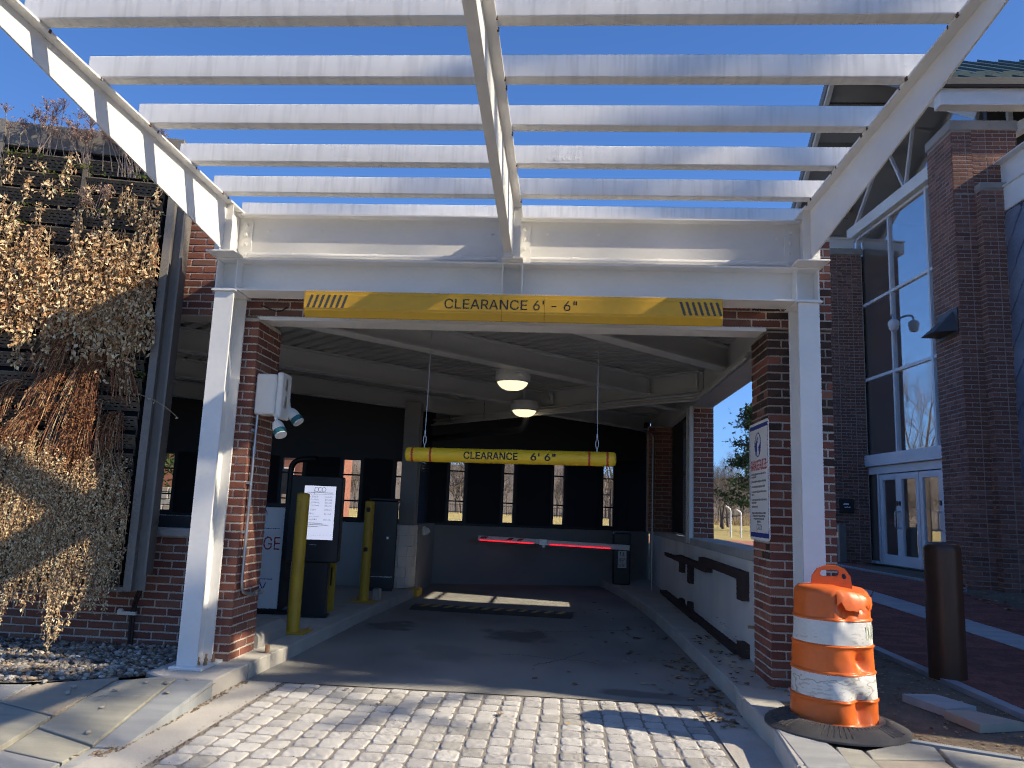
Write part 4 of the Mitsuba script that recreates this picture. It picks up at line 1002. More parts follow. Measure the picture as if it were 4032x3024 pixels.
lt('A', 0.030, 0.615, 1.245, 'blue_print', 0.022)
lt('BY', 0.030, 0.62, 1.21, 'blue_print', 0.045)
lp('rule_line', cat(bx(0.05, 0.80, -0.0032, -0.0022, 1.155, 1.163), bx(0.05, 0.76, -0.0032, -0.0022, 0.545, 0.553)), 'blue_print')
lp('emblem', tube(np.column_stack([0.57 + 0.055 * np.cos(np.linspace(-0.1, 3.2, 14)), np.full(14, -0.003), 1.335 + 0.06 * np.sin(np.linspace(-0.1, 3.2, 14))]), 0.006, 5), 'blue_print')
cbn = thing('ticket_cabinet', 'black ticket machine cabinet beside the far yellow bollard', 'cabinet')
MC = frame((-3.12, 12.45, 0), (0.98, 0.2, 0))
add('body', mv(bx(0, 0.46, 0, 0.34, 0.16, 1.56, 0.015), MC), 'black_metal', cbn)
add('hood', mv(bx(-0.02, 0.48, -0.06, 0.36, 1.56, 1.60, 0.01), MC), 'black_metal', cbn)
add('plinth', mv(bx(0.02, 0.44, 0.02, 0.32, 0.131, 0.16), MC), 'dark_steel', cbn)
add('door_line', mv(cat(bx(0.04, 0.42, -0.004, -0.001, 0.35, 0.36), bx(0.30, 0.33, -0.006, -0.001, 0.95, 0.99)), MC), 'galvanised', cbn)
jb = thing('junction_box', 'small grey box on the island floor beside the far yellow bollard', 'box')
add('case', bx(-2.70, -2.60, 11.25, 11.40, 0.131, 0.30, 0.01), 'galvanised', jb)
# barrier gate
BG = thing('barrier_gate', 'black barrier gate with a white boom lit by red strips', 'barrier gate')
add('cabinet', bx(1.00, 1.33, 15.32, 15.66, 0.151, 1.13, 0.02), 'black_metal', BG)
add('poster', bx(1.09, 1.25, 15.312, 15.319, 0.47, 0.79), 'poster_white', BG, label='white notice on the barrier cabinet')
add('notice_print', cat(*[bx(1.105, 1.105 + w, 15.310, 15.3115, z, z + 0.008) for z, w in zip(np.arange(0.49, 0.66, 0.022), (0.12, 0.13, 0.11, 0.13, 0.10, 0.12, 0.13, 0.12))], bx(1.13, 1.145, 15.310, 15.3115, 0.70, 0.77), bx(1.17, 1.21, 15.310, 15.3115, 0.70, 0.72), bx(1.185, 1.195, 15.310, 15.3115, 0.72, 0.77)), 'black_print', BG)
MA = frame((1.30, 15.18, 0), (-0.999, 0.0, 0)); 
ang = math.atan2(0.06, 2.9)
def boom(x0, x1, y0, y1, z0, z1):
    m = bx(-x1, -x0, y0, y1, z0, z1, 0.004)
    m.apply_transform(trimesh.transformations.rotation_matrix(ang, (0, 1, 0)))
    m.apply_translation((1.30, 15.18, 0.86))
    return m
add('boom', boom(0.0, 1.66, 0, 0.05, -0.05, 0.05), 'sign_white', BG)
add('boom', boom(1.66, 2.93, 0.0, 0.045, -0.035, 0.055), 'sign_white', BG)
add('pivot', cat(boom(1.58, 1.74, -0.01, 0.055, -0.055, 0.06), boom(1.62, 1.68, 0.0, 0.04, -0.10, -0.05)), 'galvanised', BG)
for x0, x1 in ((0.36, 1.54), (1.84, 2.90)):
    k = add('led_strip', boom(x0, x1, -0.014, -0.002, -0.043, -0.026), 'red_print', BG, label='glowing red light strip')
    scene[k]['emitter'] = {'type': 'area', 'radiance': {'type': 'rgb', 'value': [0.36, 0.004, 0.010]}}
for x0, w in ((2.78, 0.12), (2.28, 0.10), (2.09, 0.09)):
    m = ext([(-x0 - w, 0.0), (-x0, 0.0), (-x0 + 0.06, 0.045), (-x0 - w + 0.06, 0.045)], -0.004, -0.001, 'y')
    m.apply_transform(trimesh.transformations.rotation_matrix(ang, (0, 1, 0))); m.apply_translation((1.30, 15.18, 0.86))
    add('red_mark', m, 'red_print', BG)
# speed bump
SB = thing('speed_bump', 'black and yellow rubber speed bump across the dark drive', 'speed bump')
MS = frame((-2.20, 11.75, 0.0), (1.0, -0.06, 0))
for i in range(3):
    add('section', mv(ext([(-0.25, 0.002), (0.25, 0.002), (0.14, 0.045), (-0.14, 0.045)], 0.02 + i * 0.79, 0.805 + i * 0.79, 'x'), MS), 'rubber', SB)
for i in range(12):
    x = 0.12 + i * 0.185
    q = ext([(x, -0.13), (x + 0.07, -0.13), (x + 0.14, 0.13), (x + 0.07, 0.13)], 0.0455, 0.047, 'z')
    add('stripe', mv(q, MS), 'yellow_steel', SB)
# ceiling lights
for (x, y, l) in ((-0.68, 9.6, 'nearer round white ceiling light, lit warm'), (-0.67, 12.4, 'farther round white ceiling light, lit warm')):
    t = thing('ceiling_light', l, 'ceiling light')
    M = np.eye(4); M[:3, 3] = x, y, 0
    add('housing', mv(lathe([(0.0005, 3.245), (0.205, 3.245), (0.21, 3.235), (0.212, 3.19), (0.205, 3.185), (0.225, 3.182), (0.228, 3.16), (0.222, 3.12), (0.205, 3.095), (0.196, 3.09)], 40), M), 'cast_white', t, smooth=30)
    k = add('lens', mv(lathe([(0.0005, 2.988), (0.08, 2.995), (0.14, 3.02), (0.18, 3.06), (0.196, 3.092)], 40), M), 'sign_white', t, smooth=50)
    scene[k]['emitter'] = {'type': 'area', 'radiance': {'type': 'rgb', 'value': [0.30, 0.245, 0.155]}}
    add('stem', tube([(x, y, 3.245), (x, y, 3.66)], 0.02, 8), 'beam_paint', t)
wl = thing('wall_lamp', 'small pale half-round lamp on the return wall past the block nose', 'wall lamp')
add('back_box', bx(-2.52, -2.47, 14.0, 14.10, 0.98, 1.14, 0.006), 'cast_white', wl)
add('shade', lathe([(0.0005, 0.0), (0.045, 0.002), (0.055, 0.02), (0.05, 0.05), (0.0005, 0.09)], 20).apply_transform(np.array([[0, 0, 1, -2.47], [0, 1, 0, 14.05], [-1.3, 0, 0, 1.05], [0, 0, 0, 1.0]])), 'cast_white', wl, smooth=40)
cn = thing('ceiling_conduits', 'bundle of painted conduits running below the ceiling girder', 'conduits')
for i, (dz, dd) in enumerate(((3.13, 0.16), (3.09, 0.20), (3.05, 0.27))):
    o = np.array([-bd[0], -bd[1], 0]) * dd
    add('pipe', tube(bend([np.array([1.80 - 0.02 * i, 7.6, dz + 0.03]), np.array([1.80 - 0.02 * i, 10.35, dz]) , np.array([1.5, 10.75, dz]) + o * 0.6, np.array([-2.4, 14.9, dz]) + o], 0.2, 6), 0.018, 8), 'beam_paint', cn, smooth=True)
add('riser', tube(bend([(1.20, 13.9, 3.02), (1.62, 14.26, 2.98), (1.62, 14.26, 0.16)], 0.12, 6), 0.016, 8), 'galvanised', cn, smooth=True)
pp = thing('drain_pipe', 'thick dark pipe hung below the garage ceiling behind the bar', 'pipe')
add('pipe', tube(bend([(-2.85, 15.2, 2.80), (-0.70, 12.75, 2.82), (-0.58, 12.62, 3.2)], 0.12, 6), 0.055, 14), 'dark_steel', pp, smooth=True)
for a in (0.3, 0.65):
    q = np.array([-2.85, 15.2, 2.80]) * (1 - a) + np.array([-0.70, 12.75, 2.82]) * a
    an = np.linspace(0, 2 * np.pi, 17)
    add('hanger', cat(tube(np.column_stack([q[0] + 0.055 * np.cos(an), q[1] + 0.055 * np.cos(an) * 0.8, q[2] + 0.065 * np.sin(an)]), 0.006, 5, cap=False), tube([q + [0, 0, 0.065], [q[0], q[1], 3.6]], 0.005, 5)), 'dark_steel', pp)
gn = thing('hanging_pipe', 'black bent standpipe in front of the left rear windows', 'standpipe')
add('pipe', tube(bend([(-4.78, 13.3, 0.14), (-4.78, 13.3, 2.20), (-4.35, 13.3, 2.25)], 0.18, 7), 0.05, 12), 'black_metal', gn, smooth=True)
# bumper rails on the right wall
BR_ = thing('bumper_rail', 'dark brown broken bumper rails bolted along the right wall', 'bumper rail')
def rail(y0, y1, z0, z1, d=0.07, dz=0.0):
    m = ext([(y0, z0), (y1, z0 - dz), (y1, z1 - dz), (y0, z1)], 1.868 - d, 1.868, 'x')
    return add('rail', m, 'bumper_brown', BR_)
rail(8.0, 10.45, 0.90, 0.985, 0.08, -0.005); rail(9.9, 12.45, 0.83, 0.905, 0.09); rail(11.9, 14.1, 0.80, 0.86, 0.05)
rail(8.0, 8.24, 0.70, 0.90, 0.075); rail(11.28, 11.5, 0.57, 0.83, 0.06); rail(12.05, 12.3, 0.66, 0.83, 0.06)
rail(8.0, 8.24, 0.155, 0.29, 0.075); rail(8.24, 10.45, 0.152, 0.20, 0.10); rail(11.28, 11.5, 0.155, 0.31, 0.06); rail(12.05, 12.3, 0.155, 0.27, 0.06); rail(10.5, 14.1, 0.152, 0.205, 0.12)
add('bracket', bx(1.80, 1.86, 7.76, 7.79, 0.475, 0.50), 'rust_bolt', BR_)
# garage rules sign
RS = thing('rules_sign', 'white metal garage rules sign with blue bands on the right pier', 'sign')
y0, y1, xs_ = 6.57, 7.25, 1.705
def rp(q, d, mat, name, **k):
    """q: polygon in (distance from the far edge, height) on the sign's face, which looks west."""
    m = ext([(y1 - a, z) for a, z in q], xs_ - d, xs_ - d + 0.0015, 'x')
    return add(name, m, mat, RS, **k)
P = Polygon([(0.0, 1.33), (y1 - y0, 1.33), (y1 - y0, 2.36), (0.0, 2.36)]).buffer(-0.05).buffer(0.05)
m = ext(Polygon([(y1 - a, z) for a, z in P.exterior.coords]), xs_, xs_ + 0.004, 'x')
add('plate', m, 'sign_white', RS)
inner, edge = P.buffer(-0.025), P.buffer(-0.032)
rp_ = inner.difference(edge)
add('border', ext(Polygon([(y1 - a, z) for a, z in rp_.exterior.coords], [[(y1 - a, z) for a, z in i.coords] for i in rp_.interiors]), xs_ - 0.0012, xs_, 'x'), 'blue_print', RS)
for z0, z1 in ((1.355, 1.395), (2.30, 2.335)):
    rp([(0.03, z0), (0.65, z0), (0.65, z1), (0.03, z1)], 0.0014, 'blue_print', 'band')
def rt(s, h, a, z, w, mat, bold=False):
    # reads from the far edge to the near edge: along -y
    M = np.eye(4); M[:3, 0], M[:3, 1], M[:3, 2], M[:3, 3] = (0, -1, 0), (0, 0, 1), (-1, 0, 0), (xs_ - 0.0005, y1 - a, z)
    return text(s, h, M, 0.001, bold, w)
add('lettering', rt('GARAGE RULES:', 0.085, 0.06, 1.935, 0.555, 'red_print', True), 'red_print', RS, label='red letters reading GARAGE RULES')
dl, gl = [], random.Random(4)
for z, w in ((1.895, .5), (1.87, .17), (1.83, .5), (1.785, .48), (1.74, .52), (1.715, .09), (1.67, .53), (1.645, .17), (1.61, .22), (1.555, .47), (1.53, .42), (1.505, .36), (1.48, .13)):
    a = 0.075 if z > 1.6 else 0.325 - w / 2
    e = a + w
    while a < e - 0.01:
        l = gl.uniform(0.012, 0.05)
        dl.append(ext([(y1 - a, z), (y1 - min(a + l, e), z), (y1 - min(a + l, e), z + 0.016), (y1 - a, z + 0.016)], xs_ - 0.0012, xs_ - 0.0002, 'x'))
        a += l + 0.007
add('fine_print', cat(*dl), 'grey_print', RS)
an = np.linspace(0, 2 * np.pi, 33)
add('emblem_ring', tube(np.column_stack([np.full(33, xs_ - 0.001), y1 - 0.32 + 0.10 * np.cos(an), 2.16 + 0.105 * np.sin(an)]), 0.004, 4, cap=False), 'blue_print', RS)
for q in ([(0.23, 2.09), (0.285, 2.10), (0.29, 2.16), (0.325, 2.23), (0.30, 2.225), (0.265, 2.19), (0.23, 2.17)], [(0.345, 2.10), (0.40, 2.105), (0.405, 2.17), (0.375, 2.16), (0.335, 2.14)], [(0.24, 2.068), (0.27, 2.068), (0.27, 2.092), (0.24, 2.092)], [(0.36, 2.075), (0.385, 2.075), (0.385, 2.10), (0.36, 2.10)]):
    rp(q, 0.0016, 'blue_print', 'emblem_shape')
add('emblem', logo(0.0, 0.0, 0.10, lambda q: tube(np.column_stack([np.full(len(q), xs_ - 0.001), y1 - 0.285 - q[:, 0], 1.445 + q[:, 1] * 0.7]), 0.003, 4)), 'grey_print', RS)
add('bracket', cat(bx(xs_ + 0.005, 1.748, 6.90, 6.94, 1.5, 1.54), bx(xs_ + 0.005, 1.748, 6.90, 6.94, 2.15, 2.19)), 'galvanised', RS)

# ================================================================ BARREL AND BOLLARD
TB = thing('traffic_barrel', 'dented orange and white traffic barrel with a torn top', 'traffic barrel')
bc = np.array([1.90, 5.72, 0.0])
gb_ = np.random.default_rng(3)
def barrel_r(z):
    return 0.288 - 0.044 * (z - 0.17) / 0.9
def dent(v):
    v = v.copy()
    x, y, z = v[:, 0], v[:, 1], v[:, 2]
    a = np.arctan2(y, x); r = np.hypot(x, y)
    def bumpf(a0, z0, wa, wz): return np.exp(-((np.angle(np.exp(1j * (a - a0)))) / wa) ** 2 - ((z - z0) / wz) ** 2)
    dr_ = -0.060 * bumpf(-1.05, 0.60, 0.24, 0.085) - 0.065 * bumpf(-1.2, 0.27, 0.24, 0.10) - 0.02 * np.maximum(0, np.sin(5 * a + 22 * z)) * bumpf(-1.2, 0.45, 0.5, 0.35) + 0.012 * bumpf(-1.75, 0.3, 0.2, 0.1) - 0.075 * bumpf(-1.30, 1.0, 0.30, 0.075) - 0.03 * np.abs(np.sin(9 * a + 14 * z)) * bumpf(-1.1, 0.98, 0.5, 0.07) - 0.03 * bumpf(-1.5, 0.9, 0.16, 0.07) + 0.012 * bumpf(-0.8, 0.95, 0.25, 0.1)
    dr_ += 0.016 * (meshkit.fbm(np.column_stack([np.cos(a) * 2, np.sin(a) * 2, z * 5]), 3, 8) - 0.5) * (r > 0.15)
    k = np.clip((r + dr_) / np.maximum(r, 1e-6), 0, 2)
    v[:, 0] *= k; v[:, 1] *= k
    v[:, 2] += -0.035 * np.exp(-((np.angle(np.exp(1j * (a + 0.75)))) / 0.6) ** 2) * (z > 0.95) * np.clip(r / 0.2, 0, 1)
    return v
def ring_band(zs, rs, n=96):
    m = lathe(list(zip(rs, zs)), n)
    m.vertices = dent(np.array(m.vertices)) + bc
    return m
def band(z0, z1, inset):
    zs = np.linspace(z0, z1, 9)
    return zs, [barrel_r(z) - inset for z in zs]
z_ = [0.17, 0.345, 0.52, 0.69, 0.865, 1.03]
# orange body with raised ribs between the white sleeves
zs = [0.172, 0.20, 0.205]; rs = [barrel_r(0.17) + 0.006, barrel_r(0.2) + 0.004, barrel_r(0.205) - 0.002]
for i in range(5):
    q = np.linspace(z_[i] + (0.04 if i == 0 else 0.012), z_[i + 1] - 0.012, 9)
    zs += list(q); rs += [barrel_r(z) - 0.003 for z in q]
    if i < 4:
        zs += [z_[i + 1] - 0.006, z_[i + 1] + 0.002, z_[i + 1] + 0.008]; rs += [barrel_r(z_[i + 1]) + 0.006, barrel_r(z_[i + 1]) + 0.006, barrel_r(z_[i + 1]) - 0.002]
zs += [1.035, 1.055, 1.068, 1.075, 1.08, 1.08]; rs += [0.243, 0.232, 0.212, 0.17, 0.10, 0.0005]
add('body', ring_band(zs, rs), 'orange_plastic', TB, smooth=40)
for a, b in ((0.357, 0.508), (0.702, 0.853)):
    q, r = band(a, b, 0.0015)
    add('white_sleeve', ring_band(q, r), 'reflective_white', TB, smooth=40, label='scuffed lower white sleeve' if a < 0.5 else 'upper white sleeve with a stencil')
# stencil on the upper sleeve, wrapped round the barrel
m = meshkit.text_mesh('DJW', 0.085, 0.001, True)
m.apply_translation([-m.bounds[0][0], -m.bounds[0][1], 0]); m.apply_scale([0.15 / m.extents[0], 1, 1])
v = np.array(m.vertices); z = 0.735 + v[:, 1]; rr = barrel_r(0.78) + 0.0012 + v[:, 2]; aa = -0.92 + v[:, 0] / 0.26
m.vertices = dent(np.column_stack([rr * np.cos(aa), rr * np.sin(aa), z])) + bc
add('stencil', m, 'stencil_green', TB, label='faded green stencil letters')
# handle: an upright flat arch with a grip hole and a round hole
H_ = [(-0.125, 0.0), (-0.118, 0.05), (-0.085, 0.095), (-0.03, 0.118), (0.03, 0.12), (0.085, 0.10), (0.118, 0.055), (0.125, 0.0)]
hp = Polygon(H_ + [(0.125, -0.05), (-0.125, -0.03)]).buffer(0.012).buffer(-0.004)
hp = hp.difference(LineString([(-0.05, 0.07), (0.03, 0.075)]).buffer(0.022)).difference(LineString([(0.085, 0.05), (0.082, 0.058)]).buffer(0.015))
hm = ext(hp, -0.022, 0.022, 'y')
hm.apply_transform(frame((bc[0] + 0.0, bc[1] - 0.01, 1.085), (0.97, -0.24, 0)))
add('handle', hm, 'orange_plastic', TB, label='orange carrying handle')
# torn flap hanging over the dent
t = np.linspace(0, 1, 12); fl = []
rag = np.random.default_rng(12)
for i in range(12):
    a = -1.75 + 1.15 * t[i]
    zt_ = 1.045 - 0.02 * t[i]; lo = 0.975 - 0.035 * math.sin(t[i] * 3.0) + rag.uniform(-0.03, 0.022)
    rt_, rl = 0.222, 0.248 + 0.012 * t[i]
    fl += [(rt_ * math.cos(a), rt_ * math.sin(a), zt_ + 0.012), ((rl + 0.004) * math.cos(a), (rl + 0.004) * math.sin(a), (zt_ + lo) / 2 + 0.018), ((rl + 0.010) * math.cos(a), (rl + 0.010) * math.sin(a), lo)]
F = []
for i in range(11):
    for k in range(2):
        p0 = 3 * i + k
        F += [(p0, p0 + 1, p0 + 4), (p0, p0 + 4, p0 + 3)]
ft = trimesh.Trimesh(np.array(fl) + bc, F, process=False)
add('torn_flap', cat(ft, trimesh.Trimesh(ft.vertices - (np.array(ft.vertices) - bc) * [0.012, 0.012, 0], ft.faces[:, ::-1], process=False)), 'orange_plastic', TB, smooth=60, label='torn orange plastic flap')
RB = add('rubber_base', cat(), 'rubber') if False else None
rbm = lathe([(0.255, 0.172), (0.262, 0.215), (0.30, 0.222), (0.36, 0.205), (0.43, 0.180), (0.462, 0.166), (0.463, 0.154), (0.255, 0.152)], 96)
v = np.array(rbm.vertices); rr = np.hypot(v[:, 0], v[:, 1]); an = np.arctan2(v[:, 1], v[:, 0])
v[:, 2] += 0.004 * (np.sin(an * 90) > 0) * ((rr > 0.3) & (rr < 0.44)) - 0.05 * np.clip((-v[:, 0] - 0.36), 0, 1) * 4 * 0.5
rbm.vertices = v + np.array([1.885, 5.64, 0.0])
RBk = thing('barrel_base', 'flat black rubber ring weighing down the orange barrel', 'barrel base')
add('ring', rbm, 'rubber', RBk, smooth=40)
grv = []
for i in range(72):
    a = 2 * np.pi * i / 72
    m = ext([(0.305, 0.0), (0.425, -0.040), (0.425, -0.034), (0.305, 0.006)], -0.0022, 0.0022, 'y')
    m.apply_translation((0, 0, 0.2195)); m.apply_transform(trimesh.transformations.rotation_matrix(a, (0, 0, 1))); m.apply_translation((1.885, 5.64, 0))
    grv.append(m)
add('rib', cat(*grv), 'rubber', RBk, kind='stuff')
bl = thing('bollard', 'fat dark brown bollard with a domed top on the brick walkway', 'bollard')
add('sleeve', cyl(3.37, 7.22, rg(0, 7.22) - 0.02, 1.30, 0.150, 44), 'bollard_brown', bl, smooth=40)
add('cap', lathe([(0.150, 1.301), (0.148, 1.325), (0.134, 1.352), (0.10, 1.370), (0.0005, 1.378)], 44).apply_translation((3.37, 7.22, 0)), 'bollard_brown', bl, smooth=50)

# fallen leaves and litter
LT = [(0.20, 0.12, 0.07), (0.26, 0.17, 0.10), (0.14, 0.09, 0.06), (0.32, 0.22, 0.13), (0.42, 0.30, 0.16)]
def fallen(n_, xy, z, size, seed):
    g_ = np.random.default_rng(seed)
    V, F, Cc = [], [], []
    for i in range(n_):
        x, y = xy(g_)
        a = g_.uniform(0, 6.28); s = size * g_.uniform(0.6, 1.4); w = s * g_.uniform(0.3, 0.5)
        d, q = np.array([math.cos(a), math.sin(a), 0]), np.array([-math.sin(a), math.cos(a), 0])
        c = np.array([x, y, z(x, y) + 0.004]); b = len(V); cu = g_.uniform(0.05, 0.35) * s
        V += [c - d * s * 0.5 + [0, 0, cu * g_.uniform(0, 0.8)], c + q * w + [0, 0, cu], c + d * s * 0.5 + [0, 0, cu * g_.uniform(0, 1)], c - q * w + [0, 0, cu * g_.uniform(0.2, 1)], c + [0, 0, 0.001]]
        F += [(b, b + 3, b + 4), (b + 3, b + 2, b + 4), (b + 2, b + 1, b + 4), (b + 1, b, b + 4)]
        Cc += [np.array(LT[g_.integers(5)]) * g_.uniform(0.6, 1.1)] * 5
    return trimesh.Trimesh(np.array(V), np.array(F), process=False), np.array(Cc)
fm, fc = fallen(150, lambda g_: (1.42 - abs(g_.normal()) * 0.18, g_.uniform(6.0, 8.6)), lambda x, y: 0.0, 0.055, 1)
f2, c2 = fallen(110, lambda g_: (1.40 - abs(g_.normal()) * 0.7, g_.uniform(7.0, 13.5)), lambda x, y: 0.0, 0.06, 2)
f3, c3 = fallen(60, lambda g_: (g_.uniform(1.48, 1.85), g_.uniform(6.5, 9.5)), lambda x, y: 0.15, 0.055, 3)
add('leaf_litter', cat(fm, f2, f3), 'litter', color=np.vstack([fc, c2, c3]), kind='stuff', label='dead brown leaves blown against the right kerb', cat='leaf litter')
fm, fc = fallen(900, lambda g_: (g_.uniform(1.8, 3.4), g_.uniform(5.4, 9.5)), lambda x, y: rg(x, y) - 0.033, 0.03, 4)
f2, c2 = fallen(260, lambda g_: (5.75 + abs(g_.normal()) * 0.4, g_.uniform(9.5, 13)), lambda x, y: rg(x, y), 0.06, 5)
f3, c3 = fallen(90, lambda g_: (g_.uniform(6.4, 7.2), g_.uniform(17.9, 18.6)), lambda x, y: 0.6, 0.08, 6)
keep = cat(fm, f2, f3)
add('mulch', keep, 'litter', color=np.vstack([fc, c2, c3]), kind='stuff', label='chips and leaf crumbs over the soil bed by the walkway', cat='mulch')
for i, (x, y, l) in enumerate(((-0.42, 6.02, 'large curled brown leaf in the middle of the cobbles'), (0.08, 5.86, 'small rust leaf right of the curled leaf on the cobbles'), (0.22, 5.72, 'tiny tan leaf near the barrel shadow tip'), (-1.72, 6.50, 'yellow leaf near the back edge of the cobbles'), (-1.35, 6.14, 'flat tan leaf on the left part of the cobbles'), (-2.62, 4.93, 'brown leaf on the gutter below the left slab'), (-2.76, 4.55, 'curled dark leaf on the bluestone at lower left'), (1.22, 6.40, 'broad pale leaf at the right end of the cobbles'))):
    m, c = fallen(1, lambda g_: (x, y), lambda a, b: lf(b) + 0.006 if a < -2.65 else 0.006, 0.085 if i in (0, 7) else 0.06, 20 + i)
    add('fallen_leaf', m, 'litter', color=c, label=l, cat='leaf')
gr1, gk1 = pebbles(Polygon([(-2.39, 3.6), (-2.27, 3.6), (-2.27, 6.6), (-2.34, 6.6)]), 420, -0.004, 0.003, 0.008, [(0.16, 0.11, 0.08), (0.10, 0.08, 0.06), (0.25, 0.19, 0.14)], 51, 0.004)
gr2, gk2 = pebbles(Polygon([(-2.72, 4.6), (-2.60, 4.6), (-2.57, 6.6), (-2.63, 6.6)]), 380, 0.0, 0.004, 0.011, [(0.20, 0.14, 0.09), (0.13, 0.10, 0.07), (0.28, 0.22, 0.16)], 52, 0.006)
gr3, gk3 = pebbles(sbox(-2.25, 3.6, 1.1, 6.64), 900, -0.006, 0.002, 0.006, [(0.16, 0.12, 0.09), (0.10, 0.085, 0.07), (0.24, 0.20, 0.15)], 53, 0.004)
add('grit', cat(gr1, gr2, gr3), 'pebble', color=np.vstack([gk1, gk2, gk3]), kind='stuff', label='brown grit and leaf crumbs in the gutter and the cobble joints', cat='grit')
gp_, gc_ = pebbles(sbox(-3.8, 4.5, -2.8, 6.0), 14, 0.0, 0.014, 0.026, PT[:3], 9)
v = np.array(gp_.vertices)
for i in range(14):
    v[12 * i:12 * i + 12, 2] += lf(v[12 * i:12 * i + 12, 1].mean()) + 0.002 - v[12 * i:12 * i + 12, 2].min()
gp_.vertices = v
add('stray_pebble', gp_, 'pebble', color=gc_, kind='stuff', label='stray pebbles kicked onto the left flagstones', cat='pebble')

# ================================================================ THE ENTRANCE BUILDING
EB = thing('entrance_building', 'brick building with a tall glass entrance under a green metal gable roof', 'building')
def ep(name, m, mat, **k):
    return add(name, m, mat, EB, **k)
ud = np.array([-0.08, 1.0, 0]); ud /= np.linalg.norm(ud)
def MG(y, z=0.0):       # frame on the glass plane: x axis runs away from the camera, y axis points out to the west
    return frame((7.28 - 0.08 * (y - 17.3), y, z), ud)
M0 = MG(15.6)
def gpt(name, m, mat, **k):
    return ep(name, mv(m, M0), mat, **k)
Lw = 3.34
# frame members, y>0 is outside
def bar(x0, x1, z0, z1, d0=-0.06, d1=0.05):
    return bx(x0, x1, d0, d1, z0, z1, 0.004)
ys_ = [(0.13, 0.20), (1.70, 1.76), (3.26, 3.33)]
zs_ = [(4.83, 4.90), (6.66, 6.73)]
for a, b in ys_:
    gpt('mullion', bar(a, b, 3.06, 8.50), 'alu_white')
for x0, x1 in ((-0.4, 0.128), (0.202, 1.698), (1.762, 3.258)):
    for z0, z1 in zs_:
        gpt('transom', bar(x0, x1, z0, z1, -0.05, 0.04), 'alu_white')
    gpt('transom', bar(x0, x1, 8.44, 8.50, -0.05, 0.04), 'alu_white')
    for z0, z1 in ((3.07, 4.83), (4.90, 6.66), (6.73, 8.44)):
        gpt('pane', bx(x0, x1, -0.004, 0.0, z0, z1).slice_plane((0, -0.002, 0), (0, 1, 0)) if False else trimesh.Trimesh([(x0, 0, z0), (x1, 0, z0), (x1, 0, z1), (x0, 0, z1)], [(0, 1, 2), (0, 2, 3)]), 'glass_coated')
gpt('door_header', bar(-0.2, 3.50, 2.80, 3.06, -0.1, 0.14), 'alu_white', label='white metal band above the glass doors')
gpt('tie_beam', bx(-1.2, 3.55, -0.1, 0.16, 8.52, 8.80, 0.006), 'white_paint')
gpt('door_frame', cat(bar(-0.2, 3.34, 2.62, 2.795), bar(3.26, 3.34, 0.6, 2.62), bar(2.60, 2.66, 0.6, 2.62), bar(-0.2, 0.06, 0.6, 2.62)), 'alu_white')
gpt('sidelight', trimesh.Trimesh([(2.66, 0, 0.6), (3.26, 0, 0.6), (3.26, 0, 2.62), (2.66, 0, 2.62)], [(0, 1, 2), (0, 2, 3)]), 'glass_coated')
gpt('sidelight_frame', bar(2.66, 3.26, 0.60, 0.66), 'alu_white')
for x0, l in ((1.745, 'left glass door with a white frame'), (0.93, 'middle glass door with a white frame'), (0.08, 'right glass door with a white frame')):
    w = 0.83
    d = gpt('door', cat(bar(x0, x0 + 0.13, 0.62, 2.60, -0.03, 0.03), bar(x0 + w - 0.13, x0 + w, 0.62, 2.60, -0.03, 0.03), bar(x0 + 0.13, x0 + w - 0.13, 2.47, 2.60, -0.03, 0.03), bar(x0 + 0.13, x0 + w - 0.13, 0.62, 0.84, -0.03, 0.03)), 'alu_white', label=l)
    add('pane', mv(trimesh.Trimesh([(x0 + 0.13, 0.0, 0.84), (x0 + w - 0.13, 0, 0.84), (x0 + w - 0.13, 0, 2.47), (x0 + 0.13, 0, 2.47)], [(0, 1, 2), (0, 2, 3)]), M0), 'glass_coated', d)
    hx = x0 + 0.06 if x0 > 1 else x0 + w - 0.06
    if x0 < 0.5: hx = x0 + 0.06
    add('handle', mv(tube(bend([(hx, 0.03, 1.42), (hx, 0.10, 1.42), (hx, 0.10, 1.78), (hx, 0.03, 1.78)], 0.03, 4), 0.014, 8), M0), 'galvanised', d, smooth=True)
    add('closer', mv(bx(hx - 0.03, hx + 0.03, 0.03, 0.05, 1.90, 2.0, 0.004), M0), 'dark_steel', d)
    if x0 > 0.5:
        add('sticker', mv(bx(x0 + 0.2, x0 + 0.5, -0.02, -0.012, 1.52, 1.60), M0), 'fabric_red', d)
# gable glass above the tie beam
apx, apz = 0.95, 11.0
gpt('gable_pane', trimesh.Trimesh([(3.4, 0, 8.85), (-1.6, 0, 8.85), (-1.6, 0, 9.15), (apx, 0, apz)], [(0, 1, 3), (1, 2, 3)]), 'glass_coated')
def gm_(a, b, w=0.05):
    a, b = np.array([a[0], 0.0, a[1]]), np.array([b[0], 0.0, b[1]])
    d = (b - a) / np.linalg.norm(b - a); n_ = np.array([-d[2], 0, d[0]]) * w / 2
    pts = [p + s * n_ + np.array([0, t, 0]) for p in (a, b) for s in (-1, 1) for t in (-0.03, 0.04)]
    return trimesh.convex.convex_hull(np.array(pts))
gpt('gable_mullion', cat(gm_((0.98, 8.80), (0.40, 10.55)), gm_((0.98, 8.80), (1.75, 10.2)), gm_((3.42, 8.82), (apx, apz), 0.07), gm_((-1.65, 9.12), (apx, apz), 0.12)), 'alu_white')
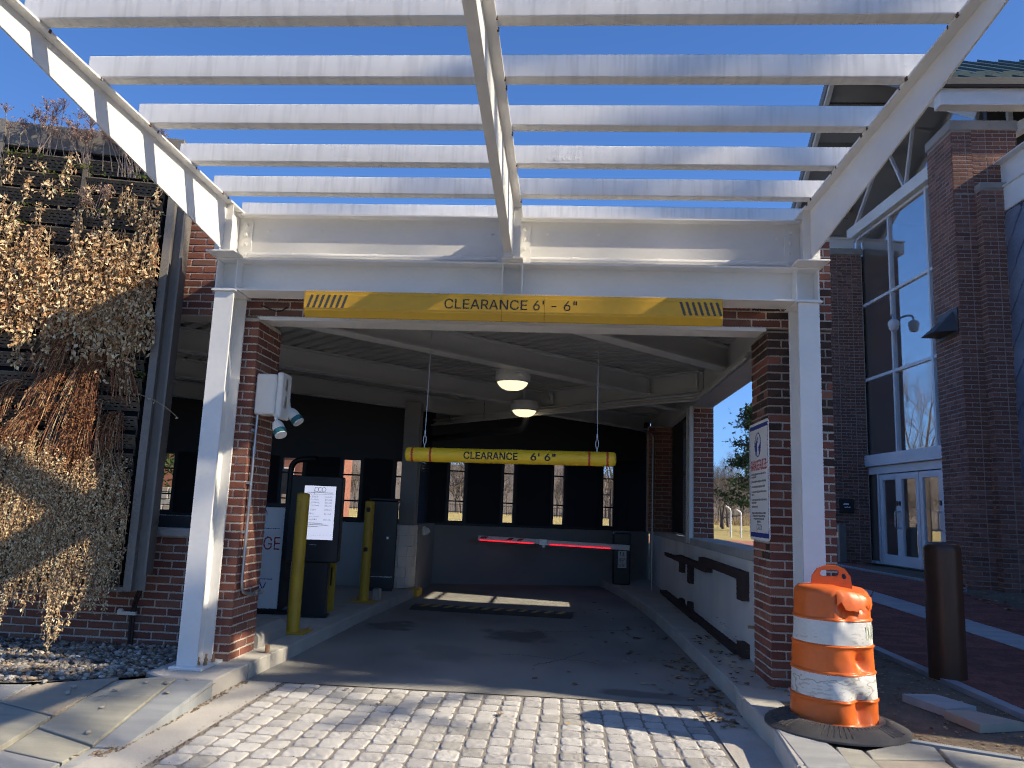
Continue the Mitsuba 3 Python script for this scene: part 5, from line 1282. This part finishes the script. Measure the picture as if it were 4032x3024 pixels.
# dark rooms behind the glass
gpt('room', cat(bx(-1.7, 3.5, -5.0, -4.9, 0.6, 11.0), bx(-1.7, -1.6, -4.9, -0.2, 0.6, 9), bx(3.45, 3.5, -4.9, -0.2, 0.6, 9), bx(-1.7, 3.5, -4.9, -0.2, 0.5, 0.58)), 'room_wall')
gpt('room_post', cat(*[bx(x, x + 0.2, -3.0, -2.8, 0.6, 8.6) for x in (0.5, 2.4)]), 'dark_steel')
# brick pillars
TBR = ['tower_brick_0', 'tower_brick_0', 'tower_brick_1']
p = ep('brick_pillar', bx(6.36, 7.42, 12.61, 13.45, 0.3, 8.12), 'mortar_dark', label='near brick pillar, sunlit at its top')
lay(p, (6.36, 12.61, 0.55), (1, 0, 0), (0, -1, 0), 0.33, 6.45, mats=TBR, seed=20, flemish=True, limit=130, L=0.22, cx=0.1, cz=3.5)
lay(p, (6.69, 12.61, 7.12), (1, 0, 0), (0, -1, 0), 0.73, 1.0, mats=TBR, seed=21, flemish=True, L=0.22)
lay(p, (6.36, 12.61, 7.0), (1, 0, 0), (0, -1, 0), 0.33, 1.12, mats=TBR, seed=25, flemish=True, L=0.22)
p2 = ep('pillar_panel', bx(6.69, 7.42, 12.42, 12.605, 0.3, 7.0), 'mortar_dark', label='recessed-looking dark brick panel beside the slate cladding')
lay(p2, (6.69, 12.42, 0.55), (1, 0, 0), (0, -1, 0), 0.40, 6.44, mats=TBR, seed=22, flemish=True, limit=160, L=0.22, cx=0.1, cz=4.0)
lay(p2, (6.69, 12.42, 0.55), (0, 1, 0), (-1, 0, 0), 0.185, 6.44, mats=TBR, seed=27, limit=40, cz=4.0)
p3 = ep('pillar_return', bx(6.352, 6.359, 12.62, 13.44, 0.3, 8.11), 'mortar_dark')
lay(p3, (6.352, 12.61, 0.55), (0, 1, 0), (-1, 0, 0), 0.84, 7.56, mats=TBR, seed=23, flemish=True, limit=290, L=0.22, cx=0.4, cz=4.5)
ep('stone_ledge', bx(6.68, 7.43, 12.40, 12.60, 7.0, 7.11, 0.01), 'stone_cap')
ep('stone_cap', bx(6.33, 7.45, 12.585, 13.48, 8.12, 8.30, 0.015), 'stone_cap', label='stone cap of the near pillar')
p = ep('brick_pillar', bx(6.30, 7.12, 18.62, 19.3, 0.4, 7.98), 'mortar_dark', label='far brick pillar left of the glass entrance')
lay(p, (6.30, 18.62, 0.6), (1, 0, 0), (0, -1, 0), 0.80, 7.38, mats=TBR, seed=24, flemish=True, limit=300, L=0.22, cx=0.4, cz=4)
p = ep('pillar_return', bx(6.292, 6.299, 18.63, 19.3, 0.4, 7.97), 'mortar_dark')
lay(p, (6.292, 18.62, 0.6), (0, 1, 0), (-1, 0, 0), 0.66, 7.38, mats=TBR, seed=26, flemish=True, limit=200, L=0.22, cx=0.3, cz=4)
ep('stone_cap', bx(6.27, 7.14, 18.59, 19.34, 7.98, 8.14, 0.012), 'stone_cap', label='stone cap of the far pillar')
ep('rear_wing', bx(7.0, 12, 19.36, 24, 0.3, 8.2), 'tower_brick_0')
# slate-clad side wall, its steel beam above
us = np.array([0.053, -1.0, 0]); us /= np.linalg.norm(us)
MSL = np.eye(4); MSL[:3, 0], MSL[:3, 1], MSL[:3, 2], MSL[:3, 3] = us, np.cross([0, 0, 1], us), (0, 0, 1), (7.05, 12.40, 0)
def sl(name, m, mat, **k):
    return ep(name, mv(m, MSL), mat, **k)
sl('side_wall', bx(-0.04, 0.95, 0.03, 4.0, 0.3, 6.62), 'dark_fascia')
P0 = sbox(-0.02, 0.4, 0.94, 6.58)
i = 0
for r in range(26):
    for c in range(-2, 5):
        cx_, cz_ = (c + 0.5 * (r % 2)) * 0.42, 0.3 + r * 0.27
        q = Polygon([(cx_, cz_ - 0.262), (cx_ + 0.205, cz_), (cx_, cz_ + 0.262), (cx_ - 0.205, cz_)]).intersection(P0)
        if q.geom_type == 'Polygon' and q.area > 0.004:
            a = np.array(q.exterior.coords)[:-1]
            # each shingle tilts out towards its lower tip
            pts = [(x, -0.004 - 0.018 * (cz_ + 0.262 - z) / 0.52, z) for x, z in a] + [(x, 0.028, z) for x, z in a]
            sl('shingle', trimesh.convex.convex_hull(np.array(pts)), 'slate_metal')
sl('steel_beam', mv(ext(isec(0.26, 0.50, 0.02, 0.014), -0.25, 0.95, 'x'), np.array([[1, 0, 0, 0], [0, 1, 0, 0.10], [0, 0, 1, 7.02], [0, 0, 0, 1.0]])), 'white_paint', label='grey-white steel beam over the slate cladding')
sl('beam_skirt', bx(-0.06, 0.95, 0.0, 0.09, 6.62, 7.018, 0.004), 'white_paint')
# roof: ridge runs east from the gable over the glass
ax_, rx0, rx1 = 16.4, 5.78, 13.0
ridge, e0, e1 = 11.75, (12.3, 8.85), (20.3, 9.08)
def slope(ya, za, yb, zb_, th_, mat, name, x0=rx0, x1=rx1, **k):
    return ep(name, ext([(ya, za), (yb, zb_), (yb, zb_ + th_), (ya, za + th_)], x0, x1, 'x'), mat, **k)
slope(*e0, ax_, ridge, -0.02, 'roof_green', 'roof', label='green standing seam metal roof')
slope(ax_, ridge, *e1, -0.02, 'roof_green', 'roof')
for i in range(15):
    x = rx0 + 0.45 + i * 0.45
    ep('roof_seam', ext([(e0[0], e0[1] + 0.001), (ax_, ridge + 0.001), (ax_, ridge + 0.05), (e0[0], e0[1] + 0.05)], x, x + 0.025, 'x'), 'roof_green')
for i in range(14):
    x = rx0 + 0.49 + i * 0.45
    for yy in (12.75, 13.2):
        z = e0[1] + (yy - e0[0]) * (ridge - e0[1]) / (ax_ - e0[0])
        ep('snow_guard', bx(x, x + 0.34, yy, yy + 0.012, z + 0.004, z + 0.085), 'roof_green')
slope(e0[0] + 0.05, e0[1] - 0.05, ax_, ridge - 0.05, -0.14, 'soffit_dark', 'soffit', rx0 + 0.05)
slope(ax_, ridge - 0.05, e1[0] - 0.05, e1[1] - 0.05, -0.14, 'soffit_dark', 'soffit', rx0 + 0.05)
for i in range(9):       # soffit boards as battens along the slope
    for (ya, za), (yb, zb_) in ((e0, (ax_, ridge)), ((ax_, ridge), e1)):
        f = (i + 0.5) / 9
        y, z = ya + (yb - ya) * f, za + (zb_ - za) * f - 0.195
        ep('soffit_batten', bx(rx0 + 0.12, 7.2, y - 0.02, y + 0.02, z - 0.02, z + 0.005), 'dark_fascia')
ep('rake_board', cat(ext([(e0[0], e0[1] - 0.24), (ax_, ridge - 0.24), (ax_, ridge + 0.03), (e0[0], e0[1] + 0.03)], rx0 - 0.03, rx0 + 0.02, 'x'), ext([(ax_, ridge - 0.24), (e1[0], e1[1] - 0.24), (e1[0], e1[1] + 0.03), (ax_, ridge + 0.03)], rx0 - 0.03, rx0 + 0.02, 'x')), 'post_metal')
ep('rake_trim', cat(ext([(ax_, ridge - 0.34), (e1[0], e1[1] - 0.34), (e1[0], e1[1] - 0.245), (ax_, ridge - 0.245)], rx0 + 0.0, rx0 + 0.10, 'x')), 'white_paint')
ep('gutter', bx(rx0, rx1, e0[0] - 0.10, e0[0] - 0.005, e0[1] - 0.13, e0[1] + 0.01, 0.01), 'dark_fascia', label='dark gutter along the eave')
ep('eave_beam', bx(rx0 + 0.3, rx1, e0[0] + 0.02, e0[0] + 0.25, e0[1] - 0.42, e0[1] - 0.12, 0.006), 'white_paint', label='white steel beam under the eave')
ep('roof_strut', trimesh.convex.convex_hull(np.array([(x, y, z) for (x0, y, z) in ((7.45, 13.0, 8.15), (7.45, 13.0, 8.35), (8.05, 12.5, 8.45), (8.05, 12.5, 8.62)) for x in (x0, x0 + 0.14)])), 'white_paint')
ep('roof_post', bx(7.72, 7.80, 13.3, 13.38, 8.2, 9.3), 'white_paint')
ep('wall_panel', bx(7.45, 12.0, 13.48, 13.6, 0.4, 9.5), 'dark_fascia')
ep('tie_girder', cat(bx(5.9, 7.1, 18.95, 19.15, 8.2, 8.5, 0.006), bx(5.9, 7.1, 18.9, 19.2, 8.5, 8.53)), 'white_paint')
for y, z in ((17.9, 10.75), (19.3, 9.8)):
    ep('purlin', bx(5.85, 7.2, y - 0.05, y + 0.05, z - 0.42, z - 0.22), 'post_metal')
# unseen wing added right of the frame, stepped and gapped to shape the sunlight
ep('side_wing', bx(7.62, 16, 4.70, 9.9, 0.0, 7.4), 'far_brick')
ep('side_wing', bx(7.62, 9.4, 4.30, 4.69, 0.0, 4.1), 'far_brick')
ep('side_wing', bx(7.9, 16, 9.91, 11.44, 0.0, 4.6), 'far_brick')
wlt = thing('wall_light', 'dark wedge-shaped wall light on the near brick pillar', 'wall light')
add('hood', trimesh.convex.convex_hull(np.array([(6.335, 12.78, 5.02), (6.335, 12.82, 5.02), (6.335, 12.66, 4.66), (6.335, 13.30, 4.66), (5.98, 12.72, 4.645), (5.98, 13.20, 4.645)])), 'dark_fascia', wlt)
add('back_plate', bx(6.325, 6.338, 12.65, 13.31, 4.60, 5.05, 0.003), 'dark_fascia', wlt)
sc_ = thing('security_camera', 'grey dome security camera on a curved arm at the glass wall', 'camera')
q = MG(17.3) @ np.array([0.0, 0.05, 6.0, 1])
add('arm', tube(bend([(q[0], q[1], 6.02), (q[0] - 0.10, q[1] - 0.22, 6.08), (q[0] - 0.14, q[1] - 0.40, 6.02), (q[0] - 0.14, q[1] - 0.42, 5.90)], 0.12, 6), 0.022, 8), 'galvanised', sc_, smooth=True)
add('dome', lathe([(0.0005, 5.92), (0.06, 5.915), (0.11, 5.87), (0.115, 5.80), (0.10, 5.76), (0.10, 5.72), (0.07, 5.67), (0.0005, 5.65)], 24).apply_translation((q[0] - 0.14, q[1] - 0.42, 0)), 'alu_white', sc_, smooth=40)
pq = thing('wall_plaque', 'small dark plaque on the far brick pillar', 'plaque')
add('plate', bx(6.42, 6.74, 18.56, 18.60, 1.72, 2.05, 0.004), 'black_metal', pq)
add('symbol', cat(bx(6.50, 6.62, 18.556, 18.559, 1.90, 1.94), bx(6.52, 6.66, 18.556, 18.559, 1.84, 1.86)), 'sign_white', pq)
gp2 = thing('guard_post', 'grey square door opener post before the far brick pillar', 'post')
add('post', bx(6.30, 6.46, 18.3, 18.46, 0.6, 1.45, 0.01), 'post_metal', gp2)
add('button', bx(6.285, 6.299, 18.33, 18.43, 1.15, 1.27), 'galvanised', gp2)

# ================================================================ TREES AND THE DISTANCE
def bare_tree(seed, h, spread=0.55, levels=5, r0=None, first=0.30, twig=0.004):
    g_ = np.random.default_rng(seed)
    trunk, twigs = [], []
    def grow(p, d, L, r, lev):
        n_ = 5 if lev < 2 else 4 if lev < levels - 1 else 3
        pts = [p]; dd = d.copy()
        for i in range(n_ - 1):
            dd = dd + g_.normal(size=3) * (0.06 if lev == 0 else 0.13) + np.array([0, 0, 0.05 if lev else 0])
            dd /= np.linalg.norm(dd); pts.append(pts[-1] + dd * L / (n_ - 1))
        r1 = max(r * (0.6 if lev else 0.5), twig)
        (trunk if lev < 3 else twigs).append(tube(np.array(pts), np.linspace(r, r1, n_), 7 if lev == 0 else 5 if lev < 3 else 3, cap=False))
        if lev >= levels: return
        kids = (6 if lev == 0 else 5 if lev < 3 else 4)
        for k in range(kids):
            f = g_.uniform(first if lev == 0 else 0.3, 1.0) if k else 1.0
            i = min(int(f * (n_ - 1)), n_ - 2); q = pts[i] + (pts[i + 1] - pts[i]) * (f * (n_ - 1) - i)
            nd = dd + g_.normal(size=3) * spread * (1.0 if k else 0.4); nd[2] += 0.15; nd /= np.linalg.norm(nd)
            grow(q, nd, L * g_.uniform(0.5, 0.75), max(r1 * (0.85 if k == 0 else 0.6) * (1.15 - 0.3 * f), twig), lev + 1)
    grow(np.zeros(3), np.array([0.02, 0.0, 1.0]), h * 0.42, r0 or h * 0.022, 0)
    return cat(*trunk), cat(*twigs)
def plant_tree(name, tw, loc, label, group=None, rot=0.0, sc=1.0):
    t = thing(name, label, 'tree', group)
    M = trimesh.transformations.rotation_matrix(rot, (0, 0, 1)); M[:3, :3] *= sc; M[:3, 3] = loc
    put('trunk', tw[0], 'bark', t, M); put('crown', tw[1], 'twig', t, M)
def plies(seed, h, **k):
    a, b = bare_tree(seed, h, **k)
    return mikit.ply(a), mikit.ply(b)
TA, TBb, TC = plies(2, 10.5, spread=0.5), plies(5, 9.0, spread=0.45), plies(9, 7.5, spread=0.6)
# the tall tree south-east of the drive that streaks the canopy and the pavement with soft shade
TS, TU = [plies(q, 21.0, spread=0.5, levels=3, first=0.45, r0=r, twig=w) for q, r, w in ((2, 0.55, 0.07), (16, 0.36, 0.04))]
plant_tree('bare_tree', TS, (18.0, 2.0, 0.0), 'tall bare tree far right of the drive, seen only by its shade')
plant_tree('bare_tree', TU, (18.0, -4.0, 0.0), 'second tall bare tree farther right of the drive, seen only by its shade')
far = [(TBb, (-5.6, 36, 0.55), 0.3, 1.0, 'bare tree behind the garage mirrored in the glass entrance'), (TBb, (-3.2, 30, 0.55), 1.3, 0.8, 'bare tree behind the middle rear windows'), (TC, (14.4, 72, 0.55), 2.2, 0.9, 'thin bare tree at the left edge of the open bay view'), (TA, (12.9, 64, 0.55), 4.0, 0.6, 'bare tree behind the pine seen through the open bay'), (TBb, (15.6, 75, 0.55), 5.0, 0.7, 'pale bare tree right of the pine, above the rules sign edge'), (TC, (2.5, 40, 0.55), 0.2, 0.9, 'bare tree behind the right rear windows')]
for tw, loc, ro, sc, l in far:
    plant_tree('bare_tree', tw, loc, l, rot=ro, sc=sc)
# pine in the open bay
def needles(pts_, size, n_, g_, tones, flat=0.5):
    V, F, Cc = [], [], []
    for p in pts_:
        for _ in range(n_):
            c = p + g_.normal(size=3) * size * [1, 1, flat]
            d = g_.normal(size=3) * [1, 1, 0.7] + [0, 0, 0.2]; d /= np.linalg.norm(d); s = np.cross(d, g_.normal(size=3)); s /= np.linalg.norm(s)
            l = size * g_.uniform(0.5, 0.9); b = len(V)
            V += [c, c + d * l + s * l * 0.22, c + d * l * 1.2, c + d * l - s * l * 0.22]; F += [(b, b + 1, b + 2), (b, b + 2, b + 3)]
            Cc += [np.array(tones[g_.integers(len(tones))]) * g_.uniform(0.7, 1.3)] * 4
    return trimesh.Trimesh(np.array(V), np.array(F), process=False), np.clip(np.array(Cc), 0, 1)
g_ = np.random.default_rng(31)
PN = [(0.036, 0.060, 0.030), (0.048, 0.075, 0.034), (0.028, 0.046, 0.030), (0.075, 0.10, 0.045)]
pt = thing('pine_tree', 'dark green pine with layered limbs beyond the lawn', 'tree')
pb = np.array([13.35, 55.0, 0.55]); br, tips = [], []
br.append(tube([pb, pb + [0.1, 0, 4], pb + [0, 0, 8.8]], [0.2, 0.13, 0.03], 7))
for k in range(34):
    z = 1.2 + 7.4 * (k / 33.0); L = max(0.35, 3.0 * (1 - z / 9.6)) * g_.uniform(0.7, 1.15); a = g_.uniform(0, 6.28)
    d = np.array([math.cos(a), math.sin(a), 0.0])
    pts = [pb + [0, 0, z], pb + d * L * 0.5 + [0, 0, z + 0.05 * L], pb + d * L + [0, 0, z + 0.22 * L]]
    br.append(tube(pts, [0.05, 0.03, 0.01], 4, cap=False))
    for f in np.linspace(0.35, 1.0, 5):
        tips.append(pb + d * L * f + np.array([0, 0, z + 0.15 * L * f]) + g_.normal(size=3) * 0.12)
add('trunk', cat(*br), 'bark', pt)
m, c = needles(tips, 0.38, 30, g_, PN, 0.30)
add('crown', m, 'foliage', pt, color=c)
# round evergreen and stone wall in the left window
et = thing('evergreen_tree', 'round evergreen tree seen through the far left window', 'tree')
eb = np.array([-15.4, 28.5, 0.55])
add('trunk', tube([eb, eb + [0, 0, 2.2], eb + [0.1, 0, 4.4]], [0.16, 0.12, 0.04], 7), 'bark', et)
cl = [eb + np.array([0, 0, 3.4]) + g_.normal(size=3) * [0.9, 0.9, 1.1] for _ in range(150)]
m, c = needles(cl, 0.30, 36, g_, PN + [(0.10, 0.14, 0.05)], 0.9)
add('crown', m, 'foliage', et, color=c)
sw = thing('stone_wall', 'low grey stone retaining wall outside the left rear windows', 'stone wall')
gs = random.Random(6)
z = 0.55
while z < 1.75:
    x = -22.0
    hgt = gs.uniform(0.16, 0.24)
    while x < -9:
        w = gs.uniform(0.25, 0.6)
        add('stone', bx(x + 0.01, x + w - 0.01, 26.0 - gs.uniform(0, 0.05), 26.35, z + 0.008, z + hgt - 0.008, 0.02), gs.choice(['stone_cap', 'flagstone_0', 'kerb_stone']), sw) if x > -17.2 and x < -12.4 else None
        x += w
    z += hgt
add('core', bx(-22, -9, 26.06, 26.4, 0.3, 1.70), 'mortar_dark', sw)
for x, y, w, h, l in ((-6.28, 19.0, 0.62, 4.2, 'sunlit brick post behind the left kiosk window'), (-5.05, 19.0, 0.55, 4.2, 'sunlit brick post behind the window between kiosk and cabinet')):
    t = thing('brick_post', l, 'brick post')
    p = add('core', bx(x, x + w, y, y + 0.6, 0.0, h), 'mortar', t)
    lay(t, (x, y, 0.9), (1, 0, 0), (0, -1, 0), w, 2.6, seed=40 + int(w * 100))
    add('cap', bx(x - 0.05, x + w + 0.05, y - 0.05, y + 0.65, h, h + 0.12, 0.02), 'stone_cap', t)
fbd = thing('far_building', 'red brick house with a pale roof beyond the left rear windows', 'building')
add('wall', bx(-24, -12.5, 40, 45, 0.4, 4.6), 'far_brick', fbd)
add('roof', ext([(39.6, 4.6), (45.4, 4.6), (42.5, 6.6)], -24.3, -12.2, 'x'), 'sign_white', fbd)
for x in (-22.5, -20, -17.5, -15.2):
    w = add('window', bx(x, x + 1.0, 39.96, 40.0, 1.6, 3.2), 'sign_white', fbd)
    add('pane', bx(x + 0.08, x + 0.92, 39.94, 39.958, 1.68, 3.12), 'black_metal', w)
bsd = thing('metal_building', 'blue-grey metal sided building behind the upper left corner of the planted wall', 'building')
for i in range(15):
    add('siding_panel', bx(-30, -12.95, 16.0 - 0.02 * (i % 2), 16.3, 0.3 + i * 0.5, 0.785 + i * 0.5), 'siding_blue', bsd)
# distance
add('red_path', sheet(sbox(2.5, 27, 60, 33), lambda x, y: 0.565), 'red_path', kind='structure', label='red paved path across the lawn')
add('hillside', sheet([(-160, 118), (220, 118), (220, 170), (-160, 170)], lambda x, y: 0.5 if y < 125 else (12.5 if x < 8 else 8.5) + 1.2 * math.sin(x * 0.05) + 1.0 * math.sin(x * 0.13 + 2), ycuts=(124.0,), xcuts=tuple(range(-150, 220, 8))), 'hill_brown', kind='structure', label='brown wooded hillside beyond the lawn')
V, F, Cc = [], [], []
gw = np.random.default_rng(77)
wv, off = [], 0
base_t = [bare_tree(100 + i, 8.5, spread=0.4, levels=3, twig=0.02) for i in range(3)]
bt = [cat(a, b) for a, b in base_t]
wood = []
for i in range(210):
    x, y = gw.uniform(-110, 130), gw.uniform(112, 124)
    m = bt[i % 3].copy(); s = gw.uniform(0.7, 1.15)
    M = trimesh.transformations.rotation_matrix(gw.uniform(0, 6.28), (0, 0, 1)); M[:3, :3] *= s; M[:3, 3] = (x, y, 0.5)
    m.apply_transform(M); wood.append(m)
add('woodland', cat(*wood), 'twig', kind='stuff', label='grey bare woodland along the foot of the hill', cat='woodland')
fn = thing('iron_fence', 'black picket fence along the far side of the lawn', 'fence')
add('rail', cat(bx(-40, 90, 99.98, 100.02, 1.72, 1.78), bx(-40, 90, 99.98, 100.02, 0.8, 0.86)), 'black_metal', fn)
add('picket', cat(*[bx(x, x + 0.03, 99.985, 100.015, 0.55, 1.9) for x in np.arange(-40, 90, 0.22)]), 'black_metal', fn, kind='stuff')
# dry ornamental grass by the fence
V, F, Cc = [], [], []
for i in range(5000):
    x, y = gw.uniform(10, 45), gw.uniform(92, 97)
    if gw.uniform() > 0.5 + 0.5 * math.sin(x * 0.9): continue
    h = gw.uniform(0.5, 1.7); a = gw.normal() * 0.35; b = len(V)
    V += [(x, y, 0.55), (x + 0.10, y, 0.55), (x + a * h + 0.05, y + gw.normal() * 0.2, 0.55 + h)]; F += [(b, b + 1, b + 2)]
    Cc += [np.array([(0.36, 0.27, 0.13), (0.26, 0.17, 0.09), (0.42, 0.33, 0.18)][gw.integers(3)])] * 3
add('ornamental_grass', trimesh.Trimesh(np.array(V), np.array(F), process=False), 'litter', color=np.array(Cc), kind='stuff', label='tawny dry ornamental grass before the fence', cat='grass')
for i, (x, l) in enumerate(((8.02, 'taller white bent post on the lawn seen through the open bay'), (8.52, 'shorter white bent post on the lawn seen through the open bay'))):
    t = thing('bent_post', l, 'post')
    h = 1.35 - 0.15 * i
    add('pipe', tube(bend([(x, 38, 0.5), (x, 38, 0.55 + h), (x - 0.22, 38, 0.68 + h)], 0.1, 5), 0.04, 8), 'sign_white', t, smooth=True)

for k in [k for k in scene if k.startswith('stray')]:
    pass
